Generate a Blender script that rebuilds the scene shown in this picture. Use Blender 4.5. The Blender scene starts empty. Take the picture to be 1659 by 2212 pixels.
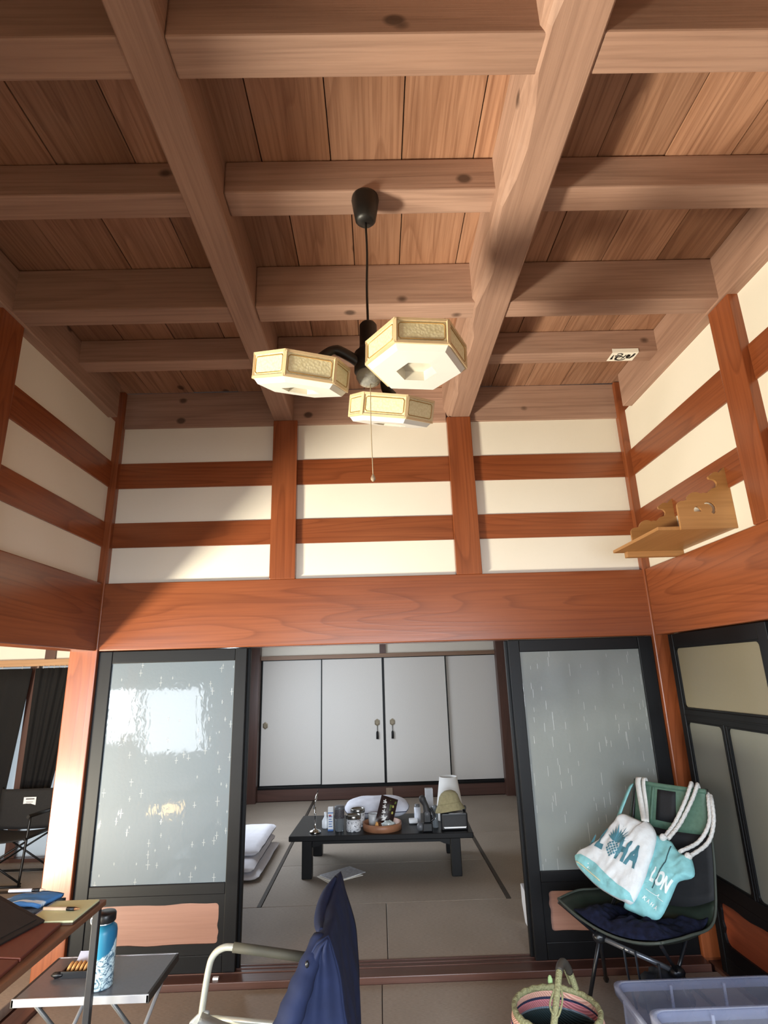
import bpy, bmesh, math, random
from mathutils import Vector, Matrix, noise

random.seed(7)
SC = bpy.context.scene
COL = SC.collection

# ------------------------------------------------------------------ camera
cam_d = bpy.data.cameras.new('camera')
cam = bpy.data.objects.new('camera', cam_d)
COL.objects.link(cam)
cam_d.sensor_fit = 'VERTICAL'
cam_d.sensor_height = 24.0
cam_d.lens = 24.0 * 1215.6235 / 2212.0
cam_d.clip_start = 0.02
RT = Vector((0.99955979, -0.00878162, -0.02833922))
UP = Vector((0.02478646, -0.27777711, 0.96032573))
FW = Vector((0.0163052, 0.96060541, 0.27743717))
cam.matrix_world = Matrix(((RT.x, UP.x, -FW.x, 0.00291), (RT.y, UP.y, -FW.y, -3.59051),
                           (RT.z, UP.z, -FW.z, 1.55692), (0, 0, 0, 1)))
SC.camera = cam

# ------------------------------------------------------------------ world, lights, exposure
W_ = bpy.data.worlds.new('sky')
SC.world = W_
W_.use_nodes = True
bg = W_.node_tree.nodes['Background']
bg.inputs[0].default_value = (0.85, 0.93, 1.0, 1)
bg.inputs[1].default_value = 0.9

def area(name, loc, target, sx, sy, power, color, spread=180):
    l = bpy.data.lights.new(name, 'AREA')
    l.shape = 'RECTANGLE'
    l.size, l.size_y = sx, sy
    l.energy = power
    l.color = color
    l.spread = math.radians(spread)
    o = bpy.data.objects.new(name, l)
    COL.objects.link(o)
    o.location = loc
    d = Vector(target) - Vector(loc)
    o.rotation_euler = d.to_track_quat('-Z', 'Y').to_euler()
    return o

# sun-lit matting by the left room's veranda doors throws warm light up and across the hall
area('sunlit_floor_light', (-3.4, -2.85, 0.06), (-3.0, -2.8, 1.36), 0.85, 0.75, 730, (1.0, 0.92, 0.72))
area('sunlit_threshold_light', (-2.66, -4.0, 0.03), (-2.66, -3.6, 1.0), 0.34, 0.24, 9, (1.0, 0.66, 0.25))
# cool daylight of the veranda windows
area('veranda_daylight', (0.2, -4.70, 1.15), (0.0, -2.0, 0.0), 2.8, 1.4, 86, (0.80, 0.90, 1.0), 95)
area('veranda_window_light', (-3.62, -4.72, 1.10), (-3.2, -2.2, 0.0), 0.40, 0.75, 26, (0.88, 0.94, 1.0), 120)
area('veranda_window_light', (-2.88, -4.72, 1.02), (-2.6, -1.8, 0.0), 0.80, 0.90, 30, (0.84, 0.92, 1.0), 120)
# added fill lamp brightening the back room, which has no side window
area('back_room_fill', (-1.60, 2.6, 1.35), (0.6, 3.0, 0.9), 1.5, 1.0, 46, (0.82, 0.90, 1.0))

SC.view_settings.view_transform = 'Standard'
SC.view_settings.look = 'None'
SC.view_settings.gamma = 1.0
SC.view_settings.use_curve_mapping = False
SC.view_settings.exposure = 0.2

# ------------------------------------------------------------------ materials
def lin(h):
    h = h.lstrip('#')
    out = []
    for i in (0, 2, 4):
        c = int(h[i:i + 2], 16) / 255
        out.append(c / 12.92 if c <= 0.04045 else ((c + 0.055) / 1.055) ** 2.4)
    return tuple(out) + (1,)

class NT:
    def __init__(s, name):
        s.m = bpy.data.materials.new(name)
        s.m.use_nodes = True
        s.t = s.m.node_tree
        s.b = s.t.nodes['Principled BSDF']
        s.out = s.t.nodes['Material Output']
    def n(s, typ, **kw):
        x = s.t.nodes.new(typ)
        for k, v in kw.items():
            setattr(x, k, v)
        return x
    def l(s, a, b):
        s.t.links.new(a, b)
    def math(s, op, a, b=None, c=None, clamp=False):
        x = s.n('ShaderNodeMath', operation=op)
        x.use_clamp = clamp
        for i, v in enumerate((a, b, c)):
            if v is None:
                continue
            if isinstance(v, (int, float)):
                x.inputs[i].default_value = v
            else:
                s.l(v, x.inputs[i])
        return x.outputs[0]
    def mix(s, f, a, b):
        x = s.n('ShaderNodeMix', data_type='RGBA')
        for i, v in ((0, f), (6, a), (7, b)):
            if isinstance(v, (int, float)):
                x.inputs[i].default_value = v
            elif isinstance(v, tuple):
                x.inputs[i].default_value = v
            else:
                s.l(v, x.inputs[i])
        return x.outputs[2]
    def noise(s, vec, scale, detail=2, rough=0.5, dist=0.0):
        x = s.n('ShaderNodeTexNoise')
        x.inputs['Scale'].default_value = scale
        x.inputs['Detail'].default_value = detail
        x.inputs['Roughness'].default_value = rough
        x.inputs['Distortion'].default_value = dist
        if vec is not None:
            s.l(vec, x.inputs['Vector'])
        return x.outputs[0]
    def obj(s):
        return s.n('ShaderNodeTexCoord').outputs['Object']
    def mapping(s, vec, scale=(1, 1, 1), loc=None):
        x = s.n('ShaderNodeMapping')
        s.l(vec, x.inputs[0])
        x.inputs[3].default_value = scale
        if loc is not None:
            s.l(loc, x.inputs[1])
        return x.outputs[0]
    def bump(s, h, strength, dist=0.01):
        x = s.n('ShaderNodeBump')
        x.inputs['Strength'].default_value = strength
        x.inputs['Distance'].default_value = dist
        s.l(h, x.inputs['Height'])
        s.l(x.outputs[0], s.b.inputs['Normal'])
        s.l(x.outputs[0], s.b.inputs['Coat Normal'])
    def ramp(s, v, lo, hi):
        x = s.n('ShaderNodeMapRange')
        s.l(v, x.inputs[0])
        x.inputs[1].default_value = lo
        x.inputs[2].default_value = hi
        return x.outputs[0]

MATS = {}
def plain(name, col, rough=0.5, metal=0.0, var=0.12, scale=14, bump=0.0, coat=0.0, spec=0.5, trans=0.0, sheen=0.0):
    if name in MATS:
        return MATS[name]
    t = NT(name)
    c = lin(col) if isinstance(col, str) else tuple(col) + (1,)
    n = t.noise(t.obj(), scale, 3)
    dark = tuple(x * (1 - var) for x in c[:3]) + (1,)
    light = tuple(min(1, x * (1 + var)) for x in c[:3]) + (1,)
    t.l(t.mix(t.ramp(n, 0.3, 0.7), dark, light), t.b.inputs['Base Color'])
    t.b.inputs['Roughness'].default_value = rough
    t.b.inputs['Metallic'].default_value = metal
    t.b.inputs['Coat Weight'].default_value = coat
    t.b.inputs['Specular IOR Level'].default_value = spec
    t.b.inputs['Transmission Weight'].default_value = trans
    t.b.inputs['Sheen Weight'].default_value = sheen
    if bump:
        t.bump(n, bump, 0.01)
    MATS[name] = t.m
    return t.m

def wood(name, axis, base, dark, light, rough=0.4, coat=0.0, rings=10, ring_s=1.6, contrast=0.5, knots=0.0, bumps=0.15, rvar=0.25, fiber=0.35, spec=0.5):
    """plain-sawn timber with the grain along one object axis"""
    key = name + '_' + axis
    if key in MATS:
        return MATS[key]
    t = NT(key)
    oi = t.n('ShaderNodeObjectInfo')
    rnd = oi.outputs['Random']
    cmb = t.n('ShaderNodeCombineXYZ')
    off = t.math('MULTIPLY', rnd, 37.0)
    for i in range(3):
        t.l(off, cmb.inputs[i])
    i = 'XYZ'.index(axis)
    s1 = [ring_s] * 3; s1[i] = ring_s * 0.075
    v1 = t.mapping(t.obj(), tuple(s1), cmb.outputs[0])
    n1 = t.noise(v1, 1.6, 1.5, 0.4, 0.3)
    r = t.math('MULTIPLY', n1, rings * 2.0)
    fr = t.math('FRACT', r)
    ring = t.math('POWER', fr, 5.0)
    edge = t.ramp(fr, 1.0, 0.93)
    ring = t.math('MULTIPLY', ring, edge)
    s2 = [70.0] * 3; s2[i] = 1.8
    v2 = t.mapping(t.obj(), tuple(s2), cmb.outputs[0])
    fib = t.noise(v2, 1.0, 3, 0.6)
    s3 = [3.0] * 3; s3[i] = 0.8
    big = t.noise(t.mapping(t.obj(), tuple(s3), cmb.outputs[0]), 1.0, 2)
    c = t.mix(t.ramp(big, 0.3, 0.7), lin(base), lin(light))
    c = t.mix(t.math('MULTIPLY', ring, contrast), c, lin(dark))
    c = t.mix(t.math('MULTIPLY', t.ramp(fib, 0.42, 0.72), fiber), c, lin(dark))
    if knots:
        vo = t.n('ShaderNodeTexVoronoi')
        s4 = [4.6] * 3; s4[i] = 3.4
        t.l(t.mapping(t.obj(), tuple(s4), cmb.outputs[0]), vo.inputs['Vector'])
        vo.inputs['Scale'].default_value = 1.0
        k = t.ramp(vo.outputs['Distance'], 0.13, 0.075)
        gate = t.math('GREATER_THAN', t.n('ShaderNodeSeparateColor').outputs[0], 2.0)
        sep = t.n('ShaderNodeSeparateColor')
        t.l(vo.outputs['Color'], sep.inputs[0])
        gate = t.math('GREATER_THAN', sep.outputs[0], 0.5)
        c = t.mix(t.math('MULTIPLY', t.math('MULTIPLY', k, gate), knots), c, lin('241208'))
    hs = t.n('ShaderNodeHueSaturation')
    t.l(c, hs.inputs['Color'])
    t.l(t.math('ADD', t.math('MULTIPLY', rnd, rvar * 2), 1 - rvar), hs.inputs['Value'])
    t.l(hs.outputs[0], t.b.inputs['Base Color'])
    t.b.inputs['Roughness'].default_value = rough
    t.b.inputs['Coat Weight'].default_value = coat
    t.b.inputs['Coat Roughness'].default_value = 0.25
    t.b.inputs['Specular IOR Level'].default_value = spec
    if bumps:
        t.bump(t.math('ADD', t.math('MULTIPLY', ring, 0.4), fib), bumps, 0.004)
    MATS[key] = t.m
    return t.m

def red_wood(ax):      # varnished zelkova posts, rails and lintels
    return wood('red_zelkova', ax, '834526', '481E0E', '8E5030', rough=0.27, coat=0.10, rings=10, ring_s=2.2, contrast=0.45, bumps=0.05, rvar=0.10, fiber=0.25)
def beam_wood(ax):     # dusty cedar beams
    return wood('dusty_beam', ax, '9C7A68', '6F5244', 'AD8C7B', rough=0.6, rings=4, contrast=0.35, knots=0.75, bumps=0.2, rvar=0.07, fiber=0.45)
def plank_wood(ax):
    return wood('ceiling_plank', ax, '9C7156', '6E4732', 'AC836A', rough=0.5, rings=7, ring_s=2.6, contrast=0.6, knots=0.7, bumps=0.3, rvar=0.17, fiber=0.65)
def brown_wood(ax):
    return wood('dark_brown_wood', ax, '4E322A', '321D17', '593B31', rough=0.42, coat=0.1, rings=5, contrast=0.4, bumps=0.06, rvar=0.06)
def pale_wood(ax):
    return wood('pale_cypress', ax, 'A0713F', '7E542D', 'AE8050', rough=0.45, rings=4, contrast=0.3, bumps=0.05, rvar=0.04)
def lacquer(ax):
    return wood('black_lacquer', ax, '0B0B0D', '060607', '111113', rough=0.42, coat=0.0, rings=4, contrast=0.3, bumps=0.05, rvar=0.05, fiber=0.2, spec=0.22)
def table_wood(ax):
    return wood('side_table_wood', ax, '6A4530', '472B1C', '78523A', rough=0.45, rings=5, contrast=0.4, bumps=0.05, rvar=0.03)

def plaster():
    if 'plaster' in MATS:
        return MATS['plaster']
    t = NT('plaster')
    n = t.noise(t.obj(), 60, 4, 0.7)
    b = t.noise(t.obj(), 1.3, 2)
    c = t.mix(t.ramp(b, 0.3, 0.7), lin('DDD6C8'), lin('E6E0D4'))
    c = t.mix(t.math('MULTIPLY', t.ramp(n, 0.62, 0.75), 0.25), c, lin('C9BFAE'))
    t.l(c, t.b.inputs['Base Color'])
    t.b.inputs['Roughness'].default_value = 0.9
    t.bump(n, 0.12, 0.003)
    MATS['plaster'] = t.m
    return t.m

def tatami(ax):
    key = 'tatami_' + ax
    if key in MATS:
        return MATS[key]
    t = NT(key)
    sx = (330, 45, 1) if ax == 'Y' else (45, 330, 1)
    n = t.noise(t.mapping(t.obj(), sx), 1.0, 2)
    b = t.noise(t.obj(), 1.7, 3)
    oi = t.n('ShaderNodeObjectInfo')
    c = t.mix(t.ramp(b, 0.3, 0.7), lin('92887C'), lin('9F9488'))
    c = t.mix(t.math('MULTIPLY', t.ramp(n, 0.4, 0.7), 0.45), c, lin('6A6057'))
    hs = t.n('ShaderNodeHueSaturation')
    t.l(c, hs.inputs['Color'])
    t.l(t.math('ADD', t.math('MULTIPLY', oi.outputs['Random'], 0.16), 0.92), hs.inputs['Value'])
    t.l(hs.outputs[0], t.b.inputs['Base Color'])
    t.b.inputs['Roughness'].default_value = 0.62
    t.bump(n, 0.25, 0.003)
    MATS[key] = t.m
    return t.m

def frosted(name, base, long_z, gate_at, rough, coat_rough=0.12, trans=0.35, sizez=0.034):
    """obscured glass with small star cuts"""
    if name in MATS:
        return MATS[name]
    t = NT(name)
    v = t.mapping(t.obj(), (1, 1, 1))
    sep0 = t.n('ShaderNodeSeparateXYZ')
    t.l(v, sep0.inputs[0])
    c2 = t.n('ShaderNodeCombineXYZ')
    # lay the pattern out in the pane's own plane (its two long axes)
    t.l(t.math('ADD', sep0.outputs[0], sep0.outputs[1]), c2.inputs[0])
    t.l(sep0.outputs[2], c2.inputs[1])
    mask = None
    for sc, amp in ((16.0, 1.0), (9.0, 1.0)):
        vo = t.n('ShaderNodeTexVoronoi', voronoi_dimensions='2D')
        vo.inputs['Scale'].default_value = sc
        t.l(c2.outputs[0], vo.inputs['Vector'])
        df = t.n('ShaderNodeVectorMath', operation='SUBTRACT')
        t.l(c2.outputs[0], df.inputs[0])
        t.l(vo.outputs['Position'], df.inputs[1])
        sp = t.n('ShaderNodeSeparateXYZ')
        t.l(df.outputs[0], sp.inputs[0])
        ax_ = t.math('ABSOLUTE', sp.outputs[0])
        az_ = t.math('ABSOLUTE', sp.outputs[1])
        sc_ = t.n('ShaderNodeSeparateColor')
        t.l(vo.outputs['Color'], sc_.inputs[0])
        size = t.math('MULTIPLY_ADD', sc_.outputs[1], sizez, 0.006)
        vert = t.math('MULTIPLY', t.ramp(ax_, 0.0022, 0.0008), t.math('LESS_THAN', az_, size))
        hor = t.math('MULTIPLY', t.ramp(az_, 0.0022, 0.0008), t.math('LESS_THAN', ax_, t.math('MULTIPLY', size, long_z)))
        m = t.math('MAXIMUM', vert, hor)
        m = t.math('MULTIPLY', m, t.math('GREATER_THAN', sc_.outputs[0], gate_at))
        mask = m if mask is None else t.math('MAXIMUM', mask, m)
    fine = t.noise(t.obj(), 55, 2, 0.5)
    c = t.mix(t.math('MULTIPLY', mask, 0.33), lin(base), lin('F4F7F8'))
    t.l(c, t.b.inputs['Base Color'])
    t.b.inputs['Roughness'].default_value = rough
    t.b.inputs['Transmission Weight'].default_value = trans
    t.b.inputs['Coat Weight'].default_value = 0.45
    t.b.inputs['Coat Roughness'].default_value = coat_rough
    t.bump(t.math('ADD', t.math('MULTIPLY', mask, 1.2), t.math('MULTIPLY', fine, 0.5)), 0.22, 0.004)
    wob = t.noise(t.mapping(t.obj(), (30, 30, 16)), 1.0, 2, 0.5, 0.6)
    cb = t.n('ShaderNodeBump')
    cb.inputs['Strength'].default_value = 0.10
    cb.inputs['Distance'].default_value = 0.004
    t.l(t.math('ADD', wob, t.math('MULTIPLY', mask, 0.8)), cb.inputs['Height'])
    t.l(cb.outputs[0], t.b.inputs['Coat Normal'])
    MATS[name] = t.m
    return t.m

def clear_plastic(name, tint, opac):
    if name in MATS:
        return MATS[name]
    t = NT(name)
    t.b.inputs['Base Color'].default_value = lin(tint)
    t.b.inputs['Roughness'].default_value = 0.22
    tr = t.n('ShaderNodeBsdfTransparent')
    tr.inputs[0].default_value = lin('ECEFF8')
    mx = t.n('ShaderNodeMixShader')
    n = t.noise(t.obj(), 9, 2)
    t.l(t.math('MULTIPLY_ADD', n, 0.15, opac - 0.07), mx.inputs[0])
    t.l(tr.outputs[0], mx.inputs[1])
    t.l(t.b.outputs[0], mx.inputs[2])
    t.l(mx.outputs[0], t.out.inputs[0])
    MATS[name] = t.m
    return t.m

# ------------------------------------------------------------------ mesh helpers
class MB:
    """collects shapes and links them as ONE mesh object, origin at the centre of its bounds"""
    def __init__(s):
        s.v, s.f, s.sm = [], [], []
    def add(s, verts, faces, smooth=False):
        o = len(s.v)
        s.v += [Vector(v) for v in verts]
        for f in faces:
            s.f.append([i + o for i in f]); s.sm.append(smooth)
        return s
    def box(s, x0, x1, y0, y1, z0, z1, M=None):
        if x0 > x1: x0, x1 = x1, x0
        if y0 > y1: y0, y1 = y1, y0
        if z0 > z1: z0, z1 = z1, z0
        v = [Vector(p) for p in ((x0, y0, z0), (x1, y0, z0), (x1, y1, z0), (x0, y1, z0), (x0, y0, z1), (x1, y0, z1), (x1, y1, z1), (x0, y1, z1))]
        if M is not None: v = [M @ p for p in v]
        return s.add(v, [(3, 2, 1, 0), (4, 5, 6, 7), (0, 1, 5, 4), (1, 2, 6, 5), (2, 3, 7, 6), (3, 0, 4, 7)])
    def prism(s, poly, d, frame):
        """poly of 2D points, frame = (origin, u, v); extruded by d along u x v"""
        o, u, w = (Vector(x) for x in frame)
        n = u.cross(w).normalized() * d
        a = [o + u * p[0] + w * p[1] for p in poly]
        k = len(a)
        return s.add(a + [p + n for p in a], [tuple(range(k))[::-1], tuple(range(k, 2 * k))] + [(i, (i + 1) % k, (i + 1) % k + k, i + k) for i in range(k)])
    def tube(s, pts, r, seg=8, cap=True, flat=1.0, closed=False):
        pts = [Vector(p) for p in pts]
        k = len(pts)
        rs = r if isinstance(r, (list, tuple)) else [r] * k
        verts, prev = [], None
        for i, p in enumerate(pts):
            if closed:
                d = pts[(i + 1) % k] - pts[i - 1]
            else:
                d = pts[min(i + 1, k - 1)] - pts[max(i - 1, 0)]
            d.normalize()
            if prev is None:
                a = d.orthogonal().normalized()
            else:
                a = (prev - d * prev.dot(d))
                a = a.normalized() if a.length > 1e-6 else d.orthogonal().normalized()
            prev = a
            b = d.cross(a)
            for j in range(seg):
                t = 2 * math.pi * j / seg
                verts.append(p + (a * math.cos(t) + b * math.sin(t) * flat) * rs[i])
        faces = []
        for i in range(k if closed else k - 1):
            for j in range(seg):
                i2 = (i + 1) % k
                faces.append((i * seg + j, i * seg + (j + 1) % seg, i2 * seg + (j + 1) % seg, i2 * seg + j))
        s.add(verts, faces, True)
        if cap and not closed:
            o = len(s.v) - len(verts)
            s.f.append([o + j for j in range(seg)][::-1]); s.sm.append(False)
            s.f.append([o + (k - 1) * seg + j for j in range(seg)]); s.sm.append(False)
        return s
    def lathe(s, prof, c=(0, 0, 0), seg=24, M=None, smooth=True):
        c = Vector(c)
        verts, faces = [], []
        for r, z in prof:
            for j in range(seg):
                t = 2 * math.pi * j / seg
                p = Vector((r * math.cos(t), r * math.sin(t), z))
                verts.append((M @ p if M is not None else p) + c)
        for i in range(len(prof) - 1):
            for j in range(seg):
                faces.append((i * seg + j, i * seg + (j + 1) % seg, (i + 1) * seg + (j + 1) % seg, (i + 1) * seg + j))
        return s.add(verts, faces, smooth)
    def grid(s, fn, nu, nv, smooth=True):
        verts = [fn(i / nu, j / nv) for j in range(nv + 1) for i in range(nu + 1)]
        faces = [(j * (nu + 1) + i, j * (nu + 1) + i + 1, (j + 1) * (nu + 1) + i + 1, (j + 1) * (nu + 1) + i) for j in range(nv) for i in range(nu)]
        return s.add(verts, faces, smooth)
    def build(s, name, mat, parent=None, bevel=0.0, solid=0.0, sub=0, local=False, seg=2, origin=None):
        me = bpy.data.meshes.new(name)
        xs = [v.x for v in s.v]; ys = [v.y for v in s.v]; zs = [v.z for v in s.v]
        c = Vector(((min(xs) + max(xs)) / 2, (min(ys) + max(ys)) / 2, (min(zs) + max(zs)) / 2)) if origin is None else Vector(origin)
        me.from_pydata([v - c for v in s.v], [], s.f)
        me.polygons.foreach_set('use_smooth', s.sm)
        me.update()
        bm = bmesh.new(); bm.from_mesh(me)
        bmesh.ops.recalc_face_normals(bm, faces=bm.faces)
        bm.to_mesh(me); bm.free()
        if mat is not None: me.materials.append(mat)
        o = bpy.data.objects.new(name, me)
        COL.objects.link(o)
        if parent is not None:
            o.parent = parent
            o.location = c if local else c - wloc(parent)
        else:
            o.location = c
        if solid:
            m = o.modifiers.new('thickness', 'SOLIDIFY'); m.thickness = solid; m.offset = 0
        if bevel:
            m = o.modifiers.new('bevel', 'BEVEL'); m.width = bevel; m.segments = seg; m.limit_method = 'ANGLE'; m.angle_limit = math.radians(40)
        if sub:
            m = o.modifiers.new('smooth', 'SUBSURF'); m.levels = sub; m.render_levels = sub
        return o

def wloc(o):
    v = Vector((0, 0, 0))
    while o is not None:
        v += o.location
        o = o.parent
    return v

def B(*a, **k):
    return MB().box(*a, **k)

def tag(o, label=None, cat=None, group=None, kind=None):
    if label: o['label'] = label
    if cat: o['category'] = cat
    if group: o['group'] = group
    if kind: o['kind'] = kind
    return o

def empty(name, loc=(0, 0, 0), rz=0.0, label=None, cat=None, group=None, kind=None):
    o = bpy.data.objects.new(name, None)
    o.empty_display_size = 0.1
    COL.objects.link(o)
    o.location = loc
    o.rotation_euler = (0, 0, rz)
    return tag(o, label, cat, group, kind)

def struct(name, label=None, loc=(0, 0, 0)):
    return empty(name, loc, 0, label, None, None, 'structure')

def smooth_path(pts, n=6):
    """Catmull-Rom through pts"""
    P = [Vector(p) for p in pts]
    P = [P[0] * 2 - P[1]] + P + [P[-1] * 2 - P[-2]]
    out = []
    for i in range(1, len(P) - 2):
        for k in range(n):
            t = k / n
            a, b, c, d = P[i - 1], P[i], P[i + 1], P[i + 2]
            out.append(0.5 * ((2 * b) + (c - a) * t + (2 * a - 5 * b + 4 * c - d) * t * t + (3 * b - a - 3 * c + d) * t ** 3))
    out.append(P[-2])
    return out

def curve_mesh(splines, depth, offset=0.0):
    """flat filled outline (holes allowed) as raw verts / faces, extruded by depth about z = 0"""
    cu = bpy.data.curves.new('tmp', 'CURVE')
    cu.dimensions = '2D'; cu.fill_mode = 'BOTH'; cu.extrude = depth / 2
    for sp in splines:
        s = cu.splines.new('POLY'); s.points.add(len(sp) - 1)
        for p, q in zip(s.points, sp):
            p.co = (q[0], q[1], 0, 1)
        s.use_cyclic_u = True
    return _obj_mesh(cu)

def text_mesh(txt, size, depth=0.0, offset=0.0):
    cu = bpy.data.curves.new('tmp', 'FONT')
    cu.body = txt; cu.size = size; cu.extrude = depth / 2; cu.offset = offset
    cu.align_x = 'CENTER'; cu.align_y = 'CENTER'
    return _obj_mesh(cu)

def _obj_mesh(cu):
    o = bpy.data.objects.new('tmp', cu)
    COL.objects.link(o)
    dg = bpy.context.evaluated_depsgraph_get()
    dg.update()
    e = o.evaluated_get(dg)
    me = e.to_mesh()
    v = [x.co.copy() for x in me.vertices]
    f = [list(p.vertices) for p in me.polygons]
    e.to_mesh_clear()
    bpy.data.objects.remove(o)
    bpy.data.curves.remove(cu)
    return v, f

def fr(o, u, w):
    o, u, w = Vector(o), Vector(u).normalized(), Vector(w).normalized()
    n = u.cross(w)
    return Matrix(((u.x, w.x, n.x, o.x), (u.y, w.y, n.y, o.y), (u.z, w.z, n.z, o.z), (0, 0, 0, 1)))

# ------------------------------------------------------------------ heights of the room
WX = 1.73                     # inner arris of the corner posts
ZL0, ZL1 = 1.7465, 2.1665     # great lintel
N2B, N2T, N1B, N1T = 2.4041, 2.5722, 2.8146, 2.9949
ZP = 3.255
ZC = 3.52
YF = -4.85                    # veranda side, behind the camera

# ================================================================== STRUCTURE
# ---- floor
floor = tag(B(-5.4, 1.95, YF, 0.0, -0.12, -0.062).build('floor', brown_wood('X')), kind='structure')
MB().box(-1.95, 1.95, 0.0, 4.6, -0.12, -0.032).build('subfloor', brown_wood('X'), floor)
MB().box(-5.4, -1.95, 0.0, 2.6, -0.12, -0.062).build('subfloor', brown_wood('X'), floor)
heri = plain('dark_mat_binding', '3A332D', 0.7, bump=0.1)
def mat_(x0, x1, y0, y1, z, along, edge=True):
    g = 0.002
    m = B(x0 + g, x1 - g, y0 + g, y1 - g, z - 0.055, z).build('tatami_mat', tatami(along), floor, bevel=0.003, seg=1)
    if edge:
        e = MB()
        if along == 'Y':
            e.box(x0 + g, x0 + 0.030, y0 + g, y1 - g, z - 0.02, z + 0.0012).box(x1 - 0.030, x1 - g, y0 + g, y1 - g, z - 0.02, z + 0.0012)
        else:
            e.box(x0 + g, x1 - g, y0 + g, y0 + 0.030, z - 0.02, z + 0.0012).box(x0 + g, x1 - g, y1 - 0.030, y1 - g, z - 0.02, z + 0.0012)
        e.build('border', heri, m)
# hall (front) mats
ys = [-0.072, -0.97, -1.87, -2.77, -3.67, YF]
for a, b in zip(ys[1:], ys[:-1]):
    for x0, x1 in ((-1.73, -0.02), (-0.02, 1.9)):
        mat_(x0, x1, a, b, 0.0, 'X', False)
# back room mats
mat_(-1.73, 0.015, 0.115, 0.93, 0.03, 'X', False)
mat_(0.015, 1.73, 0.115, 0.93, 0.03, 'X', False)
for y0, y1 in ((0.93, 2.65), (2.65, 4.37)):
    mat_(-1.73, -0.855, y0, y1, 0.03, 'Y')
    mat_(0.86, 1.73, y0, y1, 0.03, 'Y')
for y0, y1 in ((0.93, 1.80), (1.80, 2.65), (2.65, 3.5), (3.5, 4.37)):
    mat_(-0.855, 0.86, y0, y1, 0.03, 'X', False)
# left room mats
for x0, x1 in ((-5.4, -3.55), (-3.55, -1.93)):
    for y0, y1 in ((-4.8, -3.9), (-3.9, -3.0), (-3.0, -2.1), (-2.1, -1.2), (-1.2, -0.3), (-0.3, 0.6), (0.6, 1.5), (1.5, 2.35)):
        mat_(x0, x1, y0, y1, 0.0, 'X', True)

# ---- thresholds
t1 = B(-WX, WX, -0.07, 0.113, -0.03, 0.032).build('trim_1', brown_wood('X'), bevel=0.004)
tag(t1, 'dark brown grooved threshold board between the two matted rooms', kind='structure')
for y in (0.028, 0.070, 0.105):
    B(-WX, WX, y - 0.004, y + 0.004, 0.030, 0.036).build('rib', brown_wood('X'), t1)
t1b = B(-WX - 0.10, -WX - 0.0, -1.1, -0.10, -0.03, 0.02).build('trim_2', brown_wood('Y'), bevel=0.004)
tag(t1b, 'threshold board under the opening to the left room', kind='structure')

# ---- back wall (over the sliding doors)
wb = struct('wall_back', 'white plaster upper wall in red timber frame with posts and rails')
B(-1.74, 1.74, 0.012, 0.16, ZL0, ZL1).build('lintel', red_wood('X'), wb, bevel=0.006)
POSTX = ((-0.686, -0.5195), (0.5211, 0.6878))
for a, b in POSTX:
    B(a, b, 0.0, 0.17, ZL1 - 0.002, 3.276).build('post', red_wood('Z'), wb, bevel=0.005)
bays = [(-WX - 0.02, POSTX[0][0]), (POSTX[0][1], POSTX[1][0]), (POSTX[1][1], WX + 0.02)]
for x0, x1 in bays:
    for z0, z1 in ((N2B, N2T), (N1B, N1T)):
        B(x0, x1, 0.040, 0.13, z0, z1).build('rail', red_wood('X'), wb, bevel=0.002)
    for z0, z1 in ((ZL1, N2B), (N2T, N1B), (N1T, ZP + 0.02)):
        B(x0, x1, 0.050, 0.12, z0 - 0.004, z1 + 0.004).build('plaster_panel', plaster(), wb)
    B(-1.75 if x0 < -1 else x0 - 0.04, 1.75 if x1 > 1 else x1 + 0.0, 0.030, 0.16, ZP, ZC).build('wall_plate', beam_wood('X'), wb, bevel=0.004)

# ---- corner posts
def corner(sx):
    x0, x1 = (-WX - 0.17, -WX) if sx < 0 else (WX, WX + 0.17)
    return x0, x1
# ---- side walls
def side_wall(name, label, s):
    w = struct(name, label)
    xi = s * WX
    xo = s * (WX + 0.17)
    B(xi, xo, 0.0, 0.17, -0.03, ZC).build('corner_post', red_wood('Z'), w, bevel=0.006)
    ypost = [(-1.286, -1.117), (-2.49, -2.32), (-3.69, -3.52), (YF, YF + 0.17)]
    prev = 0.0
    for k, (a, b) in enumerate(ypost):
        low = ZL1 - 0.002 if k in (0, 1) else -0.03
        if k == 1: low = ZL1 - 0.002
        B(xi, xo, a, b, low, 3.30).build('post', red_wood('Z'), w, bevel=0.005)
        for z0, z1 in ((N2B, N2T), (N1B, N1T)):
            B(s * (WX + 0.040), s * (WX + 0.13), b, prev, z0, z1).build('rail', red_wood('Y'), w, bevel=0.002)
        for z0, z1 in ((ZL1, N2B), (N2T, N1B), (N1T, 3.29)):
            B(s * (WX + 0.050), s * (WX + 0.12), b, prev, z0 - 0.004, z1 + 0.004).build('plaster_panel', plaster(), w)
        prev = a
    B(s * (WX + 0.012), s * (WX + 0.155), YF, -0.001, ZL0, ZL1).build('lintel', red_wood('Y'), w, bevel=0.006)
    B(s * (WX - 0.012), s * (WX + 0.16), YF, -0.10, 3.276, ZC).build('wall_plate', beam_wood('Y'), w, bevel=0.006)
    return w
wl = side_wall('wall_left', 'left upper wall of white plaster strips and dark red rails', -1)
wr = side_wall('wall_right', 'right upper wall of sunlit plaster strips and red rails', 1)

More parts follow.
